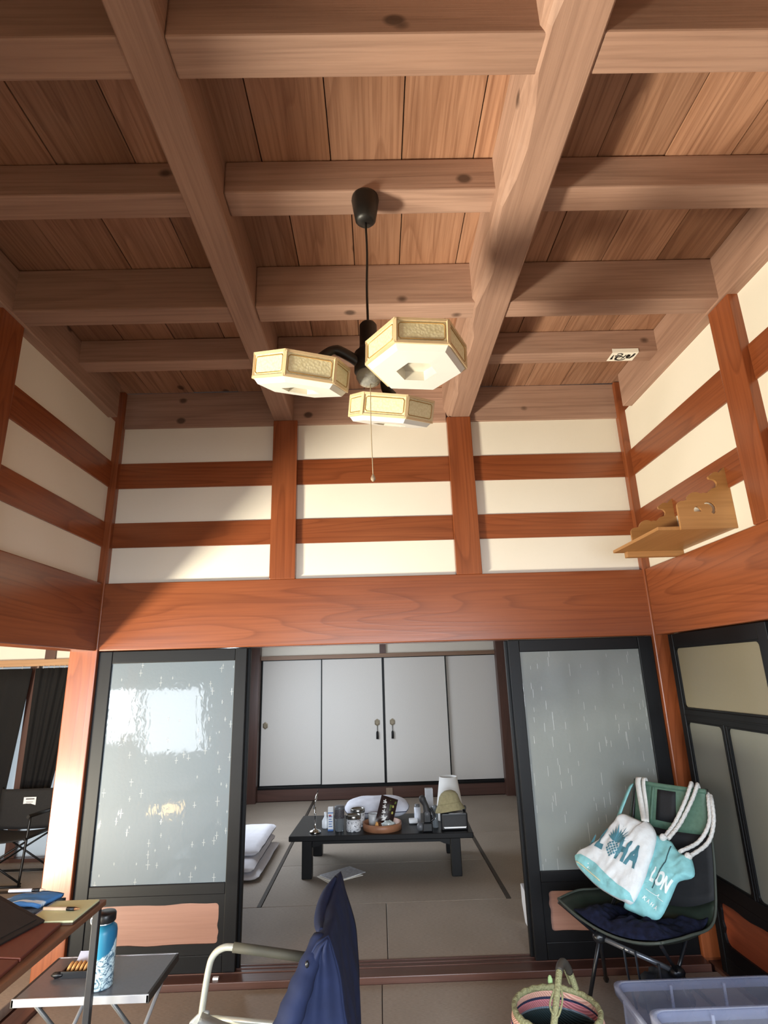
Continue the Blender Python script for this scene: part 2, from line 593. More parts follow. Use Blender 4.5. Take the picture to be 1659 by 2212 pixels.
# ---- ceiling
ce = struct('ceiling', 'coffered timber ceiling of planks on crossing beams')
def plank_bay(y0, y1, joints):
    for a, b in zip(joints[:-1], joints[1:]):
        dz = random.uniform(0, 0.006)
        B(a + 0.0022, b - 0.0022, y0 - 0.03, y1 + 0.03, ZC + dz, ZC + 0.03).build('plank', plank_wood('Y'), ce)
JA = [-1.85, -1.51, -1.216, -0.907, -0.65, -0.410, -0.137, 0.144, 0.430, 0.62, 0.928, 1.2, 1.467, 1.86]
JB = [-1.85, -1.47, -1.17, -0.873, -0.60, -0.343, -0.067, 0.155, 0.437, 0.64, 0.895, 1.17, 1.45, 1.86]
JC = [-1.85, -1.56, -1.26, -0.95, -0.66, -0.36, -0.05, 0.20, 0.46, 0.66, 0.86, 1.1, 1.36, 1.6, 1.86]
# cross beams: (front edge, back edge, underside)
CROSS = [(-0.637, -0.527, 3.367), (-1.241, -1.118, 3.285), (-1.835, -1.715, 3.365), (-2.445, -2.325, 3.285), (-3.04, -2.92, 3.365), (-3.65, -3.53, 3.285), (-4.25, -4.13, 3.365)]
edges = [0.03] + [c for c in CROSS] + [YF]
seq = [JC, JA, JB, JA, JC, JB, JA, JC]
tops = [0.0] + [c[0] for c in CROSS]
bots = [c[1] for c in CROSS] + [YF]
seq = [JC, JB, JB, JA, JC, JB, JA, JC]
for k, (t_, b_) in enumerate(zip(tops, bots)):
    plank_bay(b_, t_, seq[k])
B(-1.9, 1.9, YF, 0.2, ZC + 0.03, ZC + 0.06).build('roof_board', brown_wood('X'), ce)
def wane_beam(x0, x1, wane_left):
    """long beam along Y; its lower edge keeps some of the log's roundness"""
    m = MB()
    n = 40
    secs = []
    for i in range(n + 1):
        y = YF + (0.17 - YF) * i / n
        wv = 0.035 + 0.02 * noise.noise(Vector((x0 * 9, y * 2.2, 3)))
        if wane_left:
            d = min(abs(y - (c[0] + c[1]) / 2) for c in CROSS)
            wv = 0.022 + 0.030 * max(0, min(1, (d - 0.06) / 0.16)) + 0.006 * noise.noise(Vector((0, y * 3, 1)))
            secs.append([(x0, 3.276 + wv * 1.5), (x0 + wv * 0.45, 3.276 + wv * 0.55), (x0 + wv, 3.276), (x1 - 0.006, 3.276), (x1, 3.282), (x1, ZC), (x0, ZC)])
        else:
            secs.append([(x0, 3.281), (x0 + 0.005, 3.276), (x1 - 0.012, 3.276), (x1 - 0.004, 3.279), (x1, 3.29), (x1, ZC), (x0, ZC)])
    k = 7
    verts = [(p[0], YF + (0.17 - YF) * i / n, p[1]) for i, s_ in enumerate(secs) for p in s_]
    faces = [(i * k + j, i * k + (j + 1) % k, (i + 1) * k + (j + 1) % k, (i + 1) * k + j) for i in range(n) for j in range(k)]
    faces += [tuple(range(k)), tuple(n * k + j for j in range(k))[::-1]]
    m.add(verts, faces)
    return m
bl = wane_beam(-0.683, -0.553, False).build('beam', beam_wood('Y'), ce)
br_ = wane_beam(0.505, 0.686, True).build('beam', beam_wood('Y'), ce)
for a, b, z in CROSS:
    for x0, x1 in ((-1.74, -0.683), (-0.553, 0.53), (0.686, 1.74)):
        B(x0, x1, a, b, z, ZC).build('joist', beam_wood('X'), ce, bevel=0.007)

# ---- veranda side behind the camera
wf = struct('wall_front', 'wall over the veranda opening behind the viewer')
B(-5.4, 1.9, YF - 0.12, YF, 1.95, ZC + 0.06).build('plaster_panel', plaster(), wf)
for x in (-5.32, -3.55, -1.81, 0.0, 1.81):
    B(x - 0.08, x + 0.08, YF - 0.14, YF + 0.02, -0.06, 1.96).build('post', red_wood('Z'), wf)
B(-5.4, 1.9, YF - 0.14, YF + 0.02, 1.90, 2.05).build('lintel', red_wood('X'), wf)
for x0, x1 in ((-1.73, -0.08), (0.08, 1.73)):
    B(x0, x1, YF - 0.06, YF - 0.04, -0.02, 1.90).build('light_block_screen', plain('shoji_paper', 'CFCBC0', 0.9, var=0.02), wf)  # unseen screens and bars added to shut sky fill out of the hall
    for k in range(7):
        xx = x0 + (x1 - x0) * k / 6
        B(xx - 0.012, xx + 0.012, YF - 0.045, YF - 0.02, -0.02, 1.90).build('light_block_bar', pale_wood('Z'), wf)

# ================================================================== SLIDING DOORS
def ring_frame(m, outer, inner_pts, axis, y0, y1):
    """board between a rectangle and a closed inner contour; plane XZ (axis 'Y') or YZ (axis 'X')"""
    x0, x1, z0, z1 = outer
    rect = [(x0, z0), (x1, z0), (x1, z1), (x0, z1)]
    v, f = curve_mesh([rect, inner_pts], abs(y1 - y0))
    mid = (y0 + y1) / 2
    if axis == 'Y':
        m.add([(p.x, mid + p.z, p.y) for p in v], f)
    else:
        m.add([(mid + p.z, p.x, p.y) for p in v], f)
    return m

def wavy_rect(x0, x1, z0, z1, r=0.018, amp=0.004, seed=0):
    pts = []
    cs = [(x1 - r, z0 + r, -90), (x1 - r, z1 - r, 0), (x0 + r, z1 - r, 90), (x0 + r, z0 + r, 180)]
    for i, (cx, cz, a0) in enumerate(cs):
        for k in range(5):
            a = math.radians(a0 + k * 22.5)
            pts.append((cx + r * math.cos(a), cz + r * math.sin(a)))
        nx = cs[(i + 1) % 4]
        a = math.radians(a0 + 90)
        p0 = pts[-1]
        a2 = math.radians(nx[2])
        p1 = (nx[0] + r * math.cos(a2), nx[1] + r * math.sin(a2))
        n = 14
        for k in range(1, n):
            t = k / n
            w = amp * (math.sin(t * math.pi * 2 * 2 + seed) + 0.6 * math.sin(t * 17 + seed)) * math.sin(t * math.pi)
            x = p0[0] + (p1[0] - p0[0]) * t; z = p0[1] + (p1[1] - p0[1]) * t
            if i in (0, 2): x += w
            else: z += w
            pts.append((x, z))
    return pts

def glass_door(name, label, x0, x1, y0, glass, kick, stile_l, stile_r):
    """black lacquered sliding door: obscured pane above a low panel in a wavy frame"""
    y1 = y0 + 0.032
    d = struct(name, label)
    zt = 1.742
    B(x0, x0 + stile_l, y0, y1, 0.034, zt).build('stile', lacquer('Z'), d, bevel=0.004)
    B(x1 - stile_r, x1, y0, y1, 0.034, zt).build('stile', lacquer('Z'), d, bevel=0.004)
    xa, xb = x0 + stile_l, x1 - stile_r
    for a, b in ((1.668, zt), (0.405, 0.462), (0.034, 0.118)):
        B(xa, xb, y0 + 0.002, y1 - 0.002, a, b).build('rail', lacquer('X'), d, bevel=0.004)
    fm = MB()
    ring_frame(fm, (xa, xb, 0.118, 0.405), wavy_rect(xa + 0.038, xb - 0.032, 0.168, 0.362, seed=x0), 'Y', y0 + 0.006, y1 - 0.006)
    fm.build('kick_frame', lacquer('X'), d)
    B(xa, xb, y0 + 0.014, y1 - 0.012, 0.13, 0.40).build('kick_panel', kick, d)
    B(xa, xb, y0 + 0.012, y0 + 0.016, 0.455, 1.672).build('pane', glass, d)
    return d
gl_l = frosted('frosted_glass_bright', '687681', 0.5, 0.70, 0.50, 0.045, sizez=0.020)
gl_r = frosted('frosted_glass_grey', '8A908E', 0.04, 0.62, 0.48, 0.12)
kick_l = wood('kick_panel_tan', 'X', '855F50', '6E4A3C', '936D5E', rough=0.5, rings=3, contrast=0.2, bumps=0.1, rvar=0.03)
glass_door('door_1', 'left sliding door with star-cut frosted pane and tan low panel', -1.735, -0.815, 0.026, gl_l, kick_l, 0.088, 0.072)
glass_door('door_2', 'right sliding door with streaked frosted pane behind the camp chair', 0.820, 1.728, 0.026, gl_r, kick_l, 0.068, 0.090)
glass_door('door_3', 'second leaf slid behind the left sliding door', -1.722, -0.800, 0.070, gl_l, kick_l, 0.088, 0.072)
glass_door('door_4', 'second leaf slid behind the right sliding door', 0.805, 1.722, 0.070, gl_r, kick_l, 0.068, 0.090)

# doors in the right wall, under its lintel
gl_w = frosted('obscured_glass_warm', '8B8470', 0.0, 2.0, 0.4, 0.2, trans=0.2)
gl_w2 = frosted('obscured_glass_grey', '85877F', 0.0, 2.0, 0.4, 0.2, trans=0.2)
kick_r = wood('kick_panel_red', 'Y', '8E4226', '5E2814', '9A4C2E', rough=0.42, rings=4, contrast=0.3, bumps=0.06, rvar=0.03)
def side_door(name, label, y0, y1, x0):
    d = struct(name, label)
    x1 = x0 + 0.034
    sw = 0.048
    B(x0, x1, y0, y0 + sw + 0.02, 0.02, 1.742).build('stile', lacquer('Z'), d, bevel=0.004)
    B(x0, x1, y1 - sw, y1, 0.02, 1.742).build('stile', lacquer('Z'), d, bevel=0.004)
    ya, yb = y0 + sw + 0.02, y1 - sw
    for a, b in ((1.665, 1.742), (1.252, 1.318), (0.405, 0.475), (0.02, 0.10)):
        B(x0 + 0.002, x1 - 0.002, ya, yb, a, b).build('rail', lacquer('Y'), d, bevel=0.004)
    B(x0 + 0.001, x0 + 0.012, ya, yb, 1.279, 1.289).build('rail', lacquer('Y'), d, bevel=0.002)
    ym = yb - 0.365
    B(x0 + 0.003, x1 - 0.003, ym - 0.022, ym + 0.022, 0.47, 1.26).build('mullion', lacquer('Z'), d, bevel=0.006)
    B(x0 - 0.001, x0 + 0.01, ym - 0.006, ym + 0.006, 0.47, 1.26).build('bead', lacquer('Z'), d, bevel=0.003)
    for a, b, z0, z1, g in ((ya, yb, 1.318, 1.665, gl_w), (ym + 0.02, yb, 0.472, 1.253, gl_w2), (ya, ym - 0.02, 0.472, 1.253, gl_w2)):
        m = MB()
        ring_frame(m, (a, b, z0, z1), wavy_rect(a + 0.008, b - 0.008, z0 + 0.008, z1 - 0.008, r=0.022, amp=0.0), 'X', x0 + 0.006, x0 + 0.026)
        m.build('pane_frame', lacquer('Z'), d)
        B(x0 + 0.016, x0 + 0.020, a, b, z0, z1).build('pane', g, d)
    m = MB()
    ring_frame(m, (ya, yb, 0.10, 0.405), wavy_rect(ya + 0.05, yb - 0.03, 0.165, 0.36, amp=0.006, r=0.03), 'X', x0 + 0.004, x0 + 0.026)
    m.build('kick_frame', lacquer('Y'), d)
    B(x0 + 0.016, x0 + 0.022, ya, yb, 0.11, 0.40).build('kick_panel', kick_r, d)
side_door('door_5', 'black framed door with three obscured panes in the right wall', -1.00, -0.105, 1.765)
side_door('door_6', 'next black framed door of the right wall, mostly out of frame', -1.93, -0.985, 1.803)
side_door('door_7', 'third black framed door of the right wall', -2.90, -1.90, 1.765)
B(WX + 0.02, WX + 0.15, YF, -0.0, -0.06, 0.02).build('trim_3', brown_wood('Y'))['kind'] = 'structure'
tag(bpy.data.objects['trim_3'], 'threshold board under the right wall doors')
B(WX + 0.13, WX + 0.17, YF, 0.0, 0.0, ZL0).build('wall_right_outer', plain('dim_outer_wall', '9A9488', 0.9))['kind'] = 'structure'
tag(bpy.data.objects['wall_right_outer'], 'pale wall behind the right wall doors')

# ================================================================== BACK ROOM
wfar = struct('wall_far', 'plaster strip and short post above the paper doors')
YB = 4.39
B(-1.9, 1.9, YB - 0.02, YB + 0.10, 1.787, 1.838).build('head_rail', wood('head_rail', 'X', '8A6C56', '5E4636', '967862', rough=0.5, rings=3, contrast=0.2, bumps=0.05, rvar=0.02), wfar, bevel=0.003)
B(0.02, 0.105, YB - 0.01, YB + 0.08, 1.838, 2.4).build('short_post', brown_wood('Z'), wfar, bevel=0.003)
B(-1.9, 0.02, YB + 0.02, YB + 0.06, 1.836, 2.4).build('plaster_panel', plaster(), wfar)
B(0.105, 1.9, YB + 0.02, YB + 0.06, 1.836, 2.4).build('plaster_panel', plaster(), wfar)
bb = struct('baseboard_far', 'dark brown boards under the paper doors')
B(-1.9, 0.085, YB + 0.0, YB + 0.08, 0.03, 0.172).build('board', brown_wood('X'), bb, bevel=0.003)
B(0.085, 1.9, YB + 0.003, YB + 0.08, 0.03, 0.172).build('board', brown_wood('X'), bb, bevel=0.003)
B(0.06, 0.145, YB - 0.006, YB + 0.05, 0.03, 0.150).build('block', wood('pale_block', 'Z', '8F7A68', '6A584A', '998472', rough=0.5, rings=3, contrast=0.2), bb, bevel=0.003)
B(-1.9, 1.9, YB - 0.012, YB + 0.10, 0.172, 0.200).build('sill', lacquer('X'), bb, bevel=0.003)
B(-1.9, 1.9, YB + 0.10, YB + 0.14, 0.0, 2.4).build('wall_far_back', plain('closet_dark', '3A322C', 0.9))['kind'] = 'structure'
paper = plain('fusuma_paper', 'D6D3CE', 0.85, var=0.02, scale=120, bump=0.05)
brass = plain('dull_brass', '6E6453', 0.4, metal=0.7)
tas = plain('black_silk_tassel', '0E0E10', 0.7)
fx = [-1.597, -0.785, 0.060, 0.925, 1.740]
pull = {0: -1.528, 1: -0.036, 2: 0.166, 3: 1.662}
lab = ['leftmost white paper sliding door in the back room', 'white paper sliding door left of centre with tasselled pull', 'white paper sliding door right of centre with tasselled pull', 'rightmost white paper sliding door in the back room']
for i in range(4):
    d = struct('door_%d' % (8 + i), lab[i])
    off = 0.0 if i in (1, 2) else 0.030
    a, b = fx[i], fx[i + 1]
    if i in (0,): b += 0.02
    if i == 3: a -= 0.02
    y = YB + 0.008 + off
    w = 0.016
    B(a + w, b - w, y, y + 0.014, 0.212, 1.778).build('paper_panel', paper, d)
    for x in (a, b - w):
        B(x, x + w, y - 0.003, y + 0.016, 0.200, 1.788).build('stile', lacquer('Z'), d, bevel=0.002)
    for z in (0.200, 1.777):
        B(a + w, b - w, y - 0.002, y + 0.016, z, z + 0.012).build('rail', lacquer('X'), d, bevel=0.002)
    px = pull[i]
    M = fr((px, y - 0.001, 0.947), (1, 0, 0), (0, 0, 1))
    pl = MB().lathe([(0.0, 0.0), (0.030, 0.0), (0.038, 0.004), (0.038, 0.007), (0.026, 0.008), (0.024, 0.004), (0.0, 0.004)], seg=6, M=M @ Matrix.Rotation(math.radians(30), 4, 'Z'), smooth=False)
    pl.v = [Vector((v.x, v.y, 0.947 + (v.z - 0.947) * 1.25)) for v in pl.v]
    p = pl.build('pull', brass, d)
    if i in (1, 2):
        ts = MB().tube([(px, y - 0.010, 0.905), (px, y - 0.012, 0.86), (px, y - 0.012, 0.835)], 0.004, 6)
        ts.lathe([(0.004, 0.0), (0.014, -0.012), (0.016, -0.03), (0.017, -0.10), (0.0, -0.10)], (px, y - 0.014, 0.842), 10)
        ts.build('tassel', tas, p)
# side walls of the back room
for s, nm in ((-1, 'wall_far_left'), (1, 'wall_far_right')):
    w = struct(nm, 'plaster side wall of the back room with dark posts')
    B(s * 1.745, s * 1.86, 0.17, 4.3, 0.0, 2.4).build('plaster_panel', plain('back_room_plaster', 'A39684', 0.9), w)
    B(s * 1.60, s * 1.80, 4.28, 4.40, 0.0, 2.4).build('post', brown_wood('Z'), w, bevel=0.004)
    B(s * 1.728, s * 1.80, 0.17, 4.28, 1.74, 1.80).build('rail', brown_wood('Y'), w)
    B(s * 1.722, s * 1.80, 0.17, 4.28, 0.028, 0.10).build('skirting', brown_wood('Y'), w)
B(-1.9, 1.9, 0.17, 4.5, 2.4, 2.44).build('ceiling_back', plain('back_room_ceiling', 'A58C70', 0.7))['kind'] = 'structure'

# ================================================================== LEFT ROOM
wlr = struct('wall_left_back', 'back wall of the left room, head rail over dark blinds')
YL = 2.30
B(-5.4, -1.9, YL - 0.03, YL + 0.08, 1.735, 1.80).build('head_rail', wood('tan_head_rail', 'X', 'A8835F', '7C5A3C', 'B28E6B', rough=0.5, rings=3, contrast=0.2), wlr, bevel=0.003)
for x in (-3.30, -4.2):
    B(x - 0.05, x + 0.05, YL - 0.02, YL + 0.06, 1.80, 2.4).build('short_post', brown_wood('Z'), wlr)
B(-5.4, -1.9, YL + 0.01, YL + 0.05, 1.79, 2.4).build('plaster_panel', plaster(), wlr)
B(-5.4, -1.9, YL - 0.03, YL + 0.08, -0.02, 0.03).build('sill', brown_wood('X'), wlr)
for x in (-3.45, -2.9, -5.3):
    B(x - 0.045, x + 0.045, YL + 0.01, YL + 0.07, 0.0, 1.75).build('mullion', brown_wood('Z'), wlr)
win = struct('window_1', 'bright pane behind the dark blinds of the left room')
B(-5.4, -1.9, YL + 0.045, YL + 0.05, 0.03, 1.74).build('pane', frosted('white_window_pane', 'DDE3E6', 0, 2.0, 0.6, 0.3, trans=0.9), win)
B(-5.4, -1.9, YL + 0.04, YL + 0.055, 0.30, 0.33).build('glazing_bar', brown_wood('X'), win)
B(-5.5, -5.4, YF, 2.4, -0.06, 2.5).build('wall_left_outer', plaster())['kind'] = 'structure'
B(-5.5, -1.88, YF, 2.4, 2.40, 2.44).build('ceiling_left', plain('left_room_ceiling', '8A6B50', 0.7))['kind'] = 'structure'
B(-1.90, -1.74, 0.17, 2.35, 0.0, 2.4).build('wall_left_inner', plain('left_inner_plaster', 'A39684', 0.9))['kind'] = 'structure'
# dark blinds
blind = plain('black_blind_cloth', '040406', 0.9, var=0.2, scale=30)
def curtain(x0, x1, x0b, x1b, zb, label, seed):
    n = 40
    def f(u, v):
        z = 1.715 + (zb - 1.715) * v
        a = x0 + (x0b - x0) * v; b = x1 + (x1b - x1) * v
        x = a + (b - a) * u
        y = YL - 0.055 + 0.014 * math.sin(u * 34 + seed) + 0.006 * math.sin(u * 83 + v * 2)
        return (x, y, z)
    t = empty('curtain', ((x0 + x1) / 2, YL - 0.055, 1.715), 0, label, 'curtain')
    MB().grid(f, 60, 8).build('cloth', blind, t, solid=0.003)
    rg = MB()
    for k in range(9):
        x = x0 + (x1 - x0) * (k + 0.5) / 9
        rg.tube([(x, YL - 0.055, 1.712), (x, YL - 0.052, 1.738)], 0.003, 6)
    rg.build('hook_row', plain('white_hook', 'CFC8BC', 0.5), t)['kind'] = 'stuff'
curtain(-5.2, -3.44, -5.2, -3.555, 0.30, 'black curtain at the left edge, beyond the pale slanting gap', 0.3)
curtain(-3.41, -2.93, -3.41, -3.16, 0.32, 'black curtain behind the camp chair in the left room', 1.1)

# ================================================================== CEILING LAMP
LX, LY = -0.005, -1.80
lamp = empty('pendant_lamp', (LX, LY, 3.365), 0, 'black pendant lamp with three cream hexagonal shades on the ceiling beams', 'lamp')
blackm = plain('black_lamp_metal', '14110F', 0.45)
MB().lathe([(0.0, 3.365), (0.052, 3.365), (0.054, 3.352), (0.047, 3.30), (0.040, 3.258), (0.030, 3.247), (0.006, 3.245), (0.0, 3.245)], (LX, LY, 0), 24).build('ceiling_rose', blackm, lamp)
MB().tube(smooth_path([(LX, LY, 3.25), (LX + 0.003, LY, 3.1), (LX - 0.001, LY, 2.95), (LX, LY, 2.79)], 4), 0.0045, 8).build('flex', blackm, lamp)
MB().lathe([(0.0, 2.795), (0.026, 2.793), (0.032, 2.784), (0.032, 2.70), (0.036, 2.685), (0.052, 2.668), (0.053, 2.595), (0.046, 2.588), (0.0, 2.588)], (LX, LY, 0), 24).build('hub', blackm, lamp)
bulbm = NT('clear_lamp_plastic')
bulbm.b.inputs['Base Color'].default_value = lin('E8E6DE')
bulbm.b.inputs['Roughness'].default_value = 0.12
bulbm.b.inputs['Transmission Weight'].default_value = 0.75
bulbm.bump(bulbm.noise(bulbm.obj(), 60, 2), 0.5, 0.01)
MB().lathe([(0.0, 2.541), (0.02, 2.543), (0.036, 2.552), (0.046, 2.572), (0.046, 2.592), (0.0, 2.592)], (LX, LY, 0), 24).build('night_light_cover', bulbm.m, lamp)
cordm = plain('beige_pull_cord', '9A8A70', 0.7)
pc = MB().tube(smooth_path([(LX + 0.004, LY - 0.01, 2.545), (LX + 0.002, LY - 0.01, 2.4), (LX + 0.005, LY - 0.01, 2.2)], 4), 0.0016, 6).build('pull_cord', cordm, lamp)
MB().lathe([(0.0, 0.022), (0.003, 0.018), (0.008, 0.006), (0.008, 0.0), (0.004, -0.006), (0.0, -0.007)], (LX + 0.005, LY - 0.01, 2.185), 10).build('knob', plain('cord_knob', '8C7A66', 0.5), pc)

creamf = plain('cream_shade_frame', 'CDB48E', 0.5, var=0.06)
creamp = NT('embossed_cream_panel')
vo = creamp.n('ShaderNodeTexVoronoi')
vo.inputs['Scale'].default_value = 120
creamp.l(creamp.obj(), vo.inputs['Vector'])
creamp.l(creamp.mix(creamp.ramp(vo.outputs['Distance'], 0.2, 0.9), lin('DDD6B4'), lin('CFC59C')), creamp.b.inputs['Base Color'])
creamp.b.inputs['Roughness'].default_value = 0.5
creamp.bump(vo.outputs['Distance'], 0.22, 0.003)
whitep = plain('white_diffuser', 'D6D5D1', 0.35, var=0.02)
goldline = plain('gold_bead', 'B08A4E', 0.4, metal=0.3)
darkin = plain('lamp_inside', 'C9C3B4', 0.25, var=0.1)
def shade(name_c, rx, ry, rz):
    R_, h = 0.1675, 0.086
    M = Matrix.Translation(Vector(name_c)) @ (Matrix.Rotation(math.radians(ry), 4, 'Y') @ Matrix.Rotation(math.radians(rx), 4, 'X') @ Matrix.Rotation(math.radians(rz), 4, 'Z'))
    def hexp(r, z): return [M @ Vector((r * math.cos(math.radians(60 * k)), r * math.sin(math.radians(60 * k)), z)) for k in range(6)]
    def band(m, r0, z0, r1, z1):
        m.add(hexp(r0, z0) + hexp(r1, z1), [(k, (k + 1) % 6, (k + 1) % 6 + 6, k + 6) for k in range(6)])
    sh = MB()
    # rims of the drum
    for z0, z1, r0 in ((0.0, 0.009, R_), (h - 0.009, h, R_)):
        band(sh, r0, z0, r0, z1); band(sh, r0, z1, r0 - 0.008, z1); band(sh, r0 - 0.008, z1, r0 - 0.008, z0); band(sh, r0 - 0.008, z0, r0, z0)
    for k in range(6):   # corner battens
        a = math.radians(60 * k)
        T = M @ Matrix.Rotation(a, 4, 'Z')
        sh.box(R_ - 0.011, R_ - 0.001, -0.006, 0.006, 0.004, h - 0.004, T)
    s_ = sh.build('shade', creamf, lamp)
    Minv = None
    ap = R_ * math.cos(math.radians(30))
    for k in range(6):
        T = M @ Matrix.Rotation(math.radians(60 * k + 30), 4, 'Z')
        MB().box(ap - 0.007, ap - 0.004, -R_ / 2 + 0.004, R_ / 2 - 0.004, 0.006, h - 0.006, T).build('side_panel', creamp.m, s_)
        bd = MB()
        y0, y1, z0, z1 = -R_ / 2 + 0.013, R_ / 2 - 0.013, 0.016, h - 0.016
        pts = [(ap - 0.003, y, z) for y, z in ((y0, z0 + 0.006), (y0, z1 - 0.006), (y0 + 0.006, z1), (y1 - 0.006, z1), (y1, z1 - 0.006), (y1, z0 + 0.006), (y1 - 0.006, z0), (y0 + 0.006, z0))]
        bd.tube([T @ Vector(p) for p in pts], 0.0016, 5, closed=True)
        bd.build('bead', goldline, s_)
    # tapered white underside with its hexagonal well
    un = MB()
    band(un, R_ - 0.006, 0.002, R_ - 0.022, -0.016)
    band(un, R_ - 0.022, -0.016, 0.066, -0.018)
    un.build('diffuser', whitep, s_)
    wl_ = MB()
    band(wl_, 0.066, -0.018, 0.060, 0.012)
    wl_.add(hexp(0.061, 0.012), [(0, 1, 2, 3, 4, 5)])
    wl_.build('well', darkin, s_)
    tp = MB(); tp.add(hexp(R_ - 0.006, h - 0.004), [(0, 1, 2, 3, 4, 5)])
    tp.build('top_plate', creamf, s_)
    return M @ Vector((0, 0, h))
c1 = shade((0.150, -1.964, 2.515), 1.9, 1.8, 3.1)
c2 = shade((-0.240, -1.847, 2.520), 19.0, 7.6, 19.9)
c3 = shade((0.070, -1.590, 2.505), 21.5, 7.1, -8.6)
for c in (c1, c2, c3):
    d = Vector((c.x - LX, c.y - LY, 0)); L = d.length; d.normalize()
    st = Vector((LX, LY, 2.625))
    pts = [st + d * 0.035, st + d * 0.075 + Vector((0, 0, 0.022)), st + d * 0.13 + Vector((0, 0, 0.036)), Vector((c.x, c.y, c.z + 0.016)) - d * 0.05, Vector((c.x, c.y, c.z + 0.010))]
    MB().tube(smooth_path(pts, 5), [0.024] * 10 + [0.020] * 11, 10, flat=0.75).build('arm', blackm, lamp)

# ================================================================== SHRINE SHELF
ks = empty('shrine_shelf', (1.745, -0.65, 2.2), 0, 'pale wood shrine shelf with carved cloud side boards high on right wall', 'shelf')
B(1.39, 1.779, -0.925, -0.375, 2.199, 2.216).build('board', pale_wood('Y'), ks, bevel=0.002)
B(1.45, 1.779, -0.425, -0.385, 2.166, 2.199).build('batten', pale_wood('X'), ks, bevel=0.002)
def arc(cx, cz, r, a0, a1, n=6): return [(cx + r * math.cos(math.radians(a0 + (a1 - a0) * k / n)), cz + r * math.sin(math.radians(a0 + (a1 - a0) * k / n))) for k in range(n + 1)]
outl = [(1.779, 2.217), (1.498, 2.217), (1.498, 2.315)] + arc(1.525, 2.315, 0.027, 180, 80) + [(1.548, 2.346)] + arc(1.598, 2.338, 0.048, 160, 55, 8) + [(1.638, 2.382)] + arc(1.652, 2.400, 0.02, 250, 320, 3) + [(1.685, 2.402), (1.706, 2.408)] + arc(1.694, 2.428, 0.024, -40, 80, 6) + arc(1.690, 2.462, 0.010, 260, 100, 5) + arc(1.722, 2.460, 0.030, 140, 60, 5) + [(1.752, 2.500), (1.779, 2.522)]
hole1 = arc(1.595, 2.292, 0.019, -20, 200, 8)
hole2 = arc(1.655, 2.300, 0.034, -60, 130, 10) + arc(1.643, 2.298, 0.026, 105, -45, 8)
for y, zl in ((-0.933, -0.020), (-0.405, 0.0)):
    ol = [(1.779, 2.217 + zl), (1.498, 2.217 + zl)] + outl[2:]
    v, f = curve_mesh([ol, hole1, hole2], 0.014)
    MB().add([(p.x, y + p.z, p.y) for p in v], f).build('side_board', pale_wood('X'), ks)

# ================================================================== PAPER CHARM ON THE JOIST
charm = empty('paper_charm', (1.527, -0.60, 3.366), 0, 'white paper slip with black brush writing on joist underside, top right', 'paper')
whitepaper = plain('white_paper', 'F3EFE4', 0.8, var=0.02)
pz = 3.3655
MB().box(1.445, 1.603, -0.640, -0.545, pz - 0.0015, pz - 0.0005).box(1.445, 1.603, -0.6405, -0.6395, pz - 0.0015, pz + 0.024).build('sheet', whitepaper, charm)
ink = plain('brush_ink', '120E0C', 0.7, var=0.1)
strokes = [([(530, 455), (490, 510), (450, 570), (420, 635)], [10, 16, 24, 30]),
           ([(655, 440), (690, 405), (780, 398), (832, 420), (800, 465), (735, 492), (680, 462)], [14, 16, 18, 18, 16, 16, 10]),
           ([(565, 495), (640, 485), (750, 510), (850, 540)], [22, 22, 20, 14]),
           ([(640, 520), (590, 580), (575, 640), (680, 665), (820, 650), (910, 605)], [30, 30, 26, 20, 18, 20]),
           ([(655, 570), (740, 565)], [14, 10]),
           ([(760, 610), (850, 565), (955, 450)], [14, 16, 12]),
           ([(1050, 440), (985, 505), (975, 575), (1060, 585), (1170, 505), (1255, 400)], [26, 34, 30, 26, 30, 22]),
           ([(1070, 450), (1040, 545)], [22, 20])]
def charm_pt(x, y):
    v = (y - 350) / 350
    u = (x - (490 - 230 * v)) / 890
    return Vector((1.445 + 0.158 * u, -0.640 + 0.095 * v, pz - 0.0018))
for pts, ws in strokes:
    P = [charm_pt(*p) for p in pts]
    W = [w * 0.00026 for w in ws]
    m = MB(); k = len(P)
    vs = []
    for i in range(k):
        d = (P[min(i + 1, k - 1)] - P[max(i - 1, 0)]).normalized()
        nn = Vector((-d.y, d.x, 0)) * W[i]
        vs += [P[i] + nn, P[i] - nn]
    m.add(vs, [(2 * i, 2 * i + 1, 2 * i + 3, 2 * i + 2) for i in range(k - 1)])
    m.build('brush_stroke', ink, charm, solid=0.0006)

#@@OBJECTS
# ================================================================== LOW TABLE AND WHAT STANDS ON IT
TZ = 0.337
lt = empty('low_table', (0.0, 1.76, 0.031), math.radians(-2.4), 'long low black lacquer table with clutter on it in the back room', 'table')
B(-0.735, 0.735, -0.345, 0.345, 0.266, 0.306).build('tabletop', lacquer('X'), lt, bevel=0.006, local=True)
for sx in (-1, 1):
    for sy in (-1, 1):
        B(sx * 0.59 - 0.04, sx * 0.59 + 0.04, sy * 0.295 - 0.04, sy * 0.295 + 0.04, 0.0, 0.266).build('leg', lacquer('Z'), lt, bevel=0.005, local=True)
for sy in (-1, 1):
    v, f = curve_mesh([[(-0.55, 0.266), (-0.55, 0.215), (-0.50, 0.225), (-0.47, 0.238), (0.47, 0.238), (0.50, 0.225), (0.55, 0.215), (0.55, 0.266)]], 0.02)
    MB().add([(p.x, sy * 0.295 + p.z, p.y) for p in v], f).build('apron', lacquer('X'), lt, local=True)
for sx in (-1, 1):
    B(sx * 0.59 - 0.01, sx * 0.59 + 0.01, -0.255, 0.255, 0.225, 0.266).build('apron', lacquer('Y'), lt, local=True)

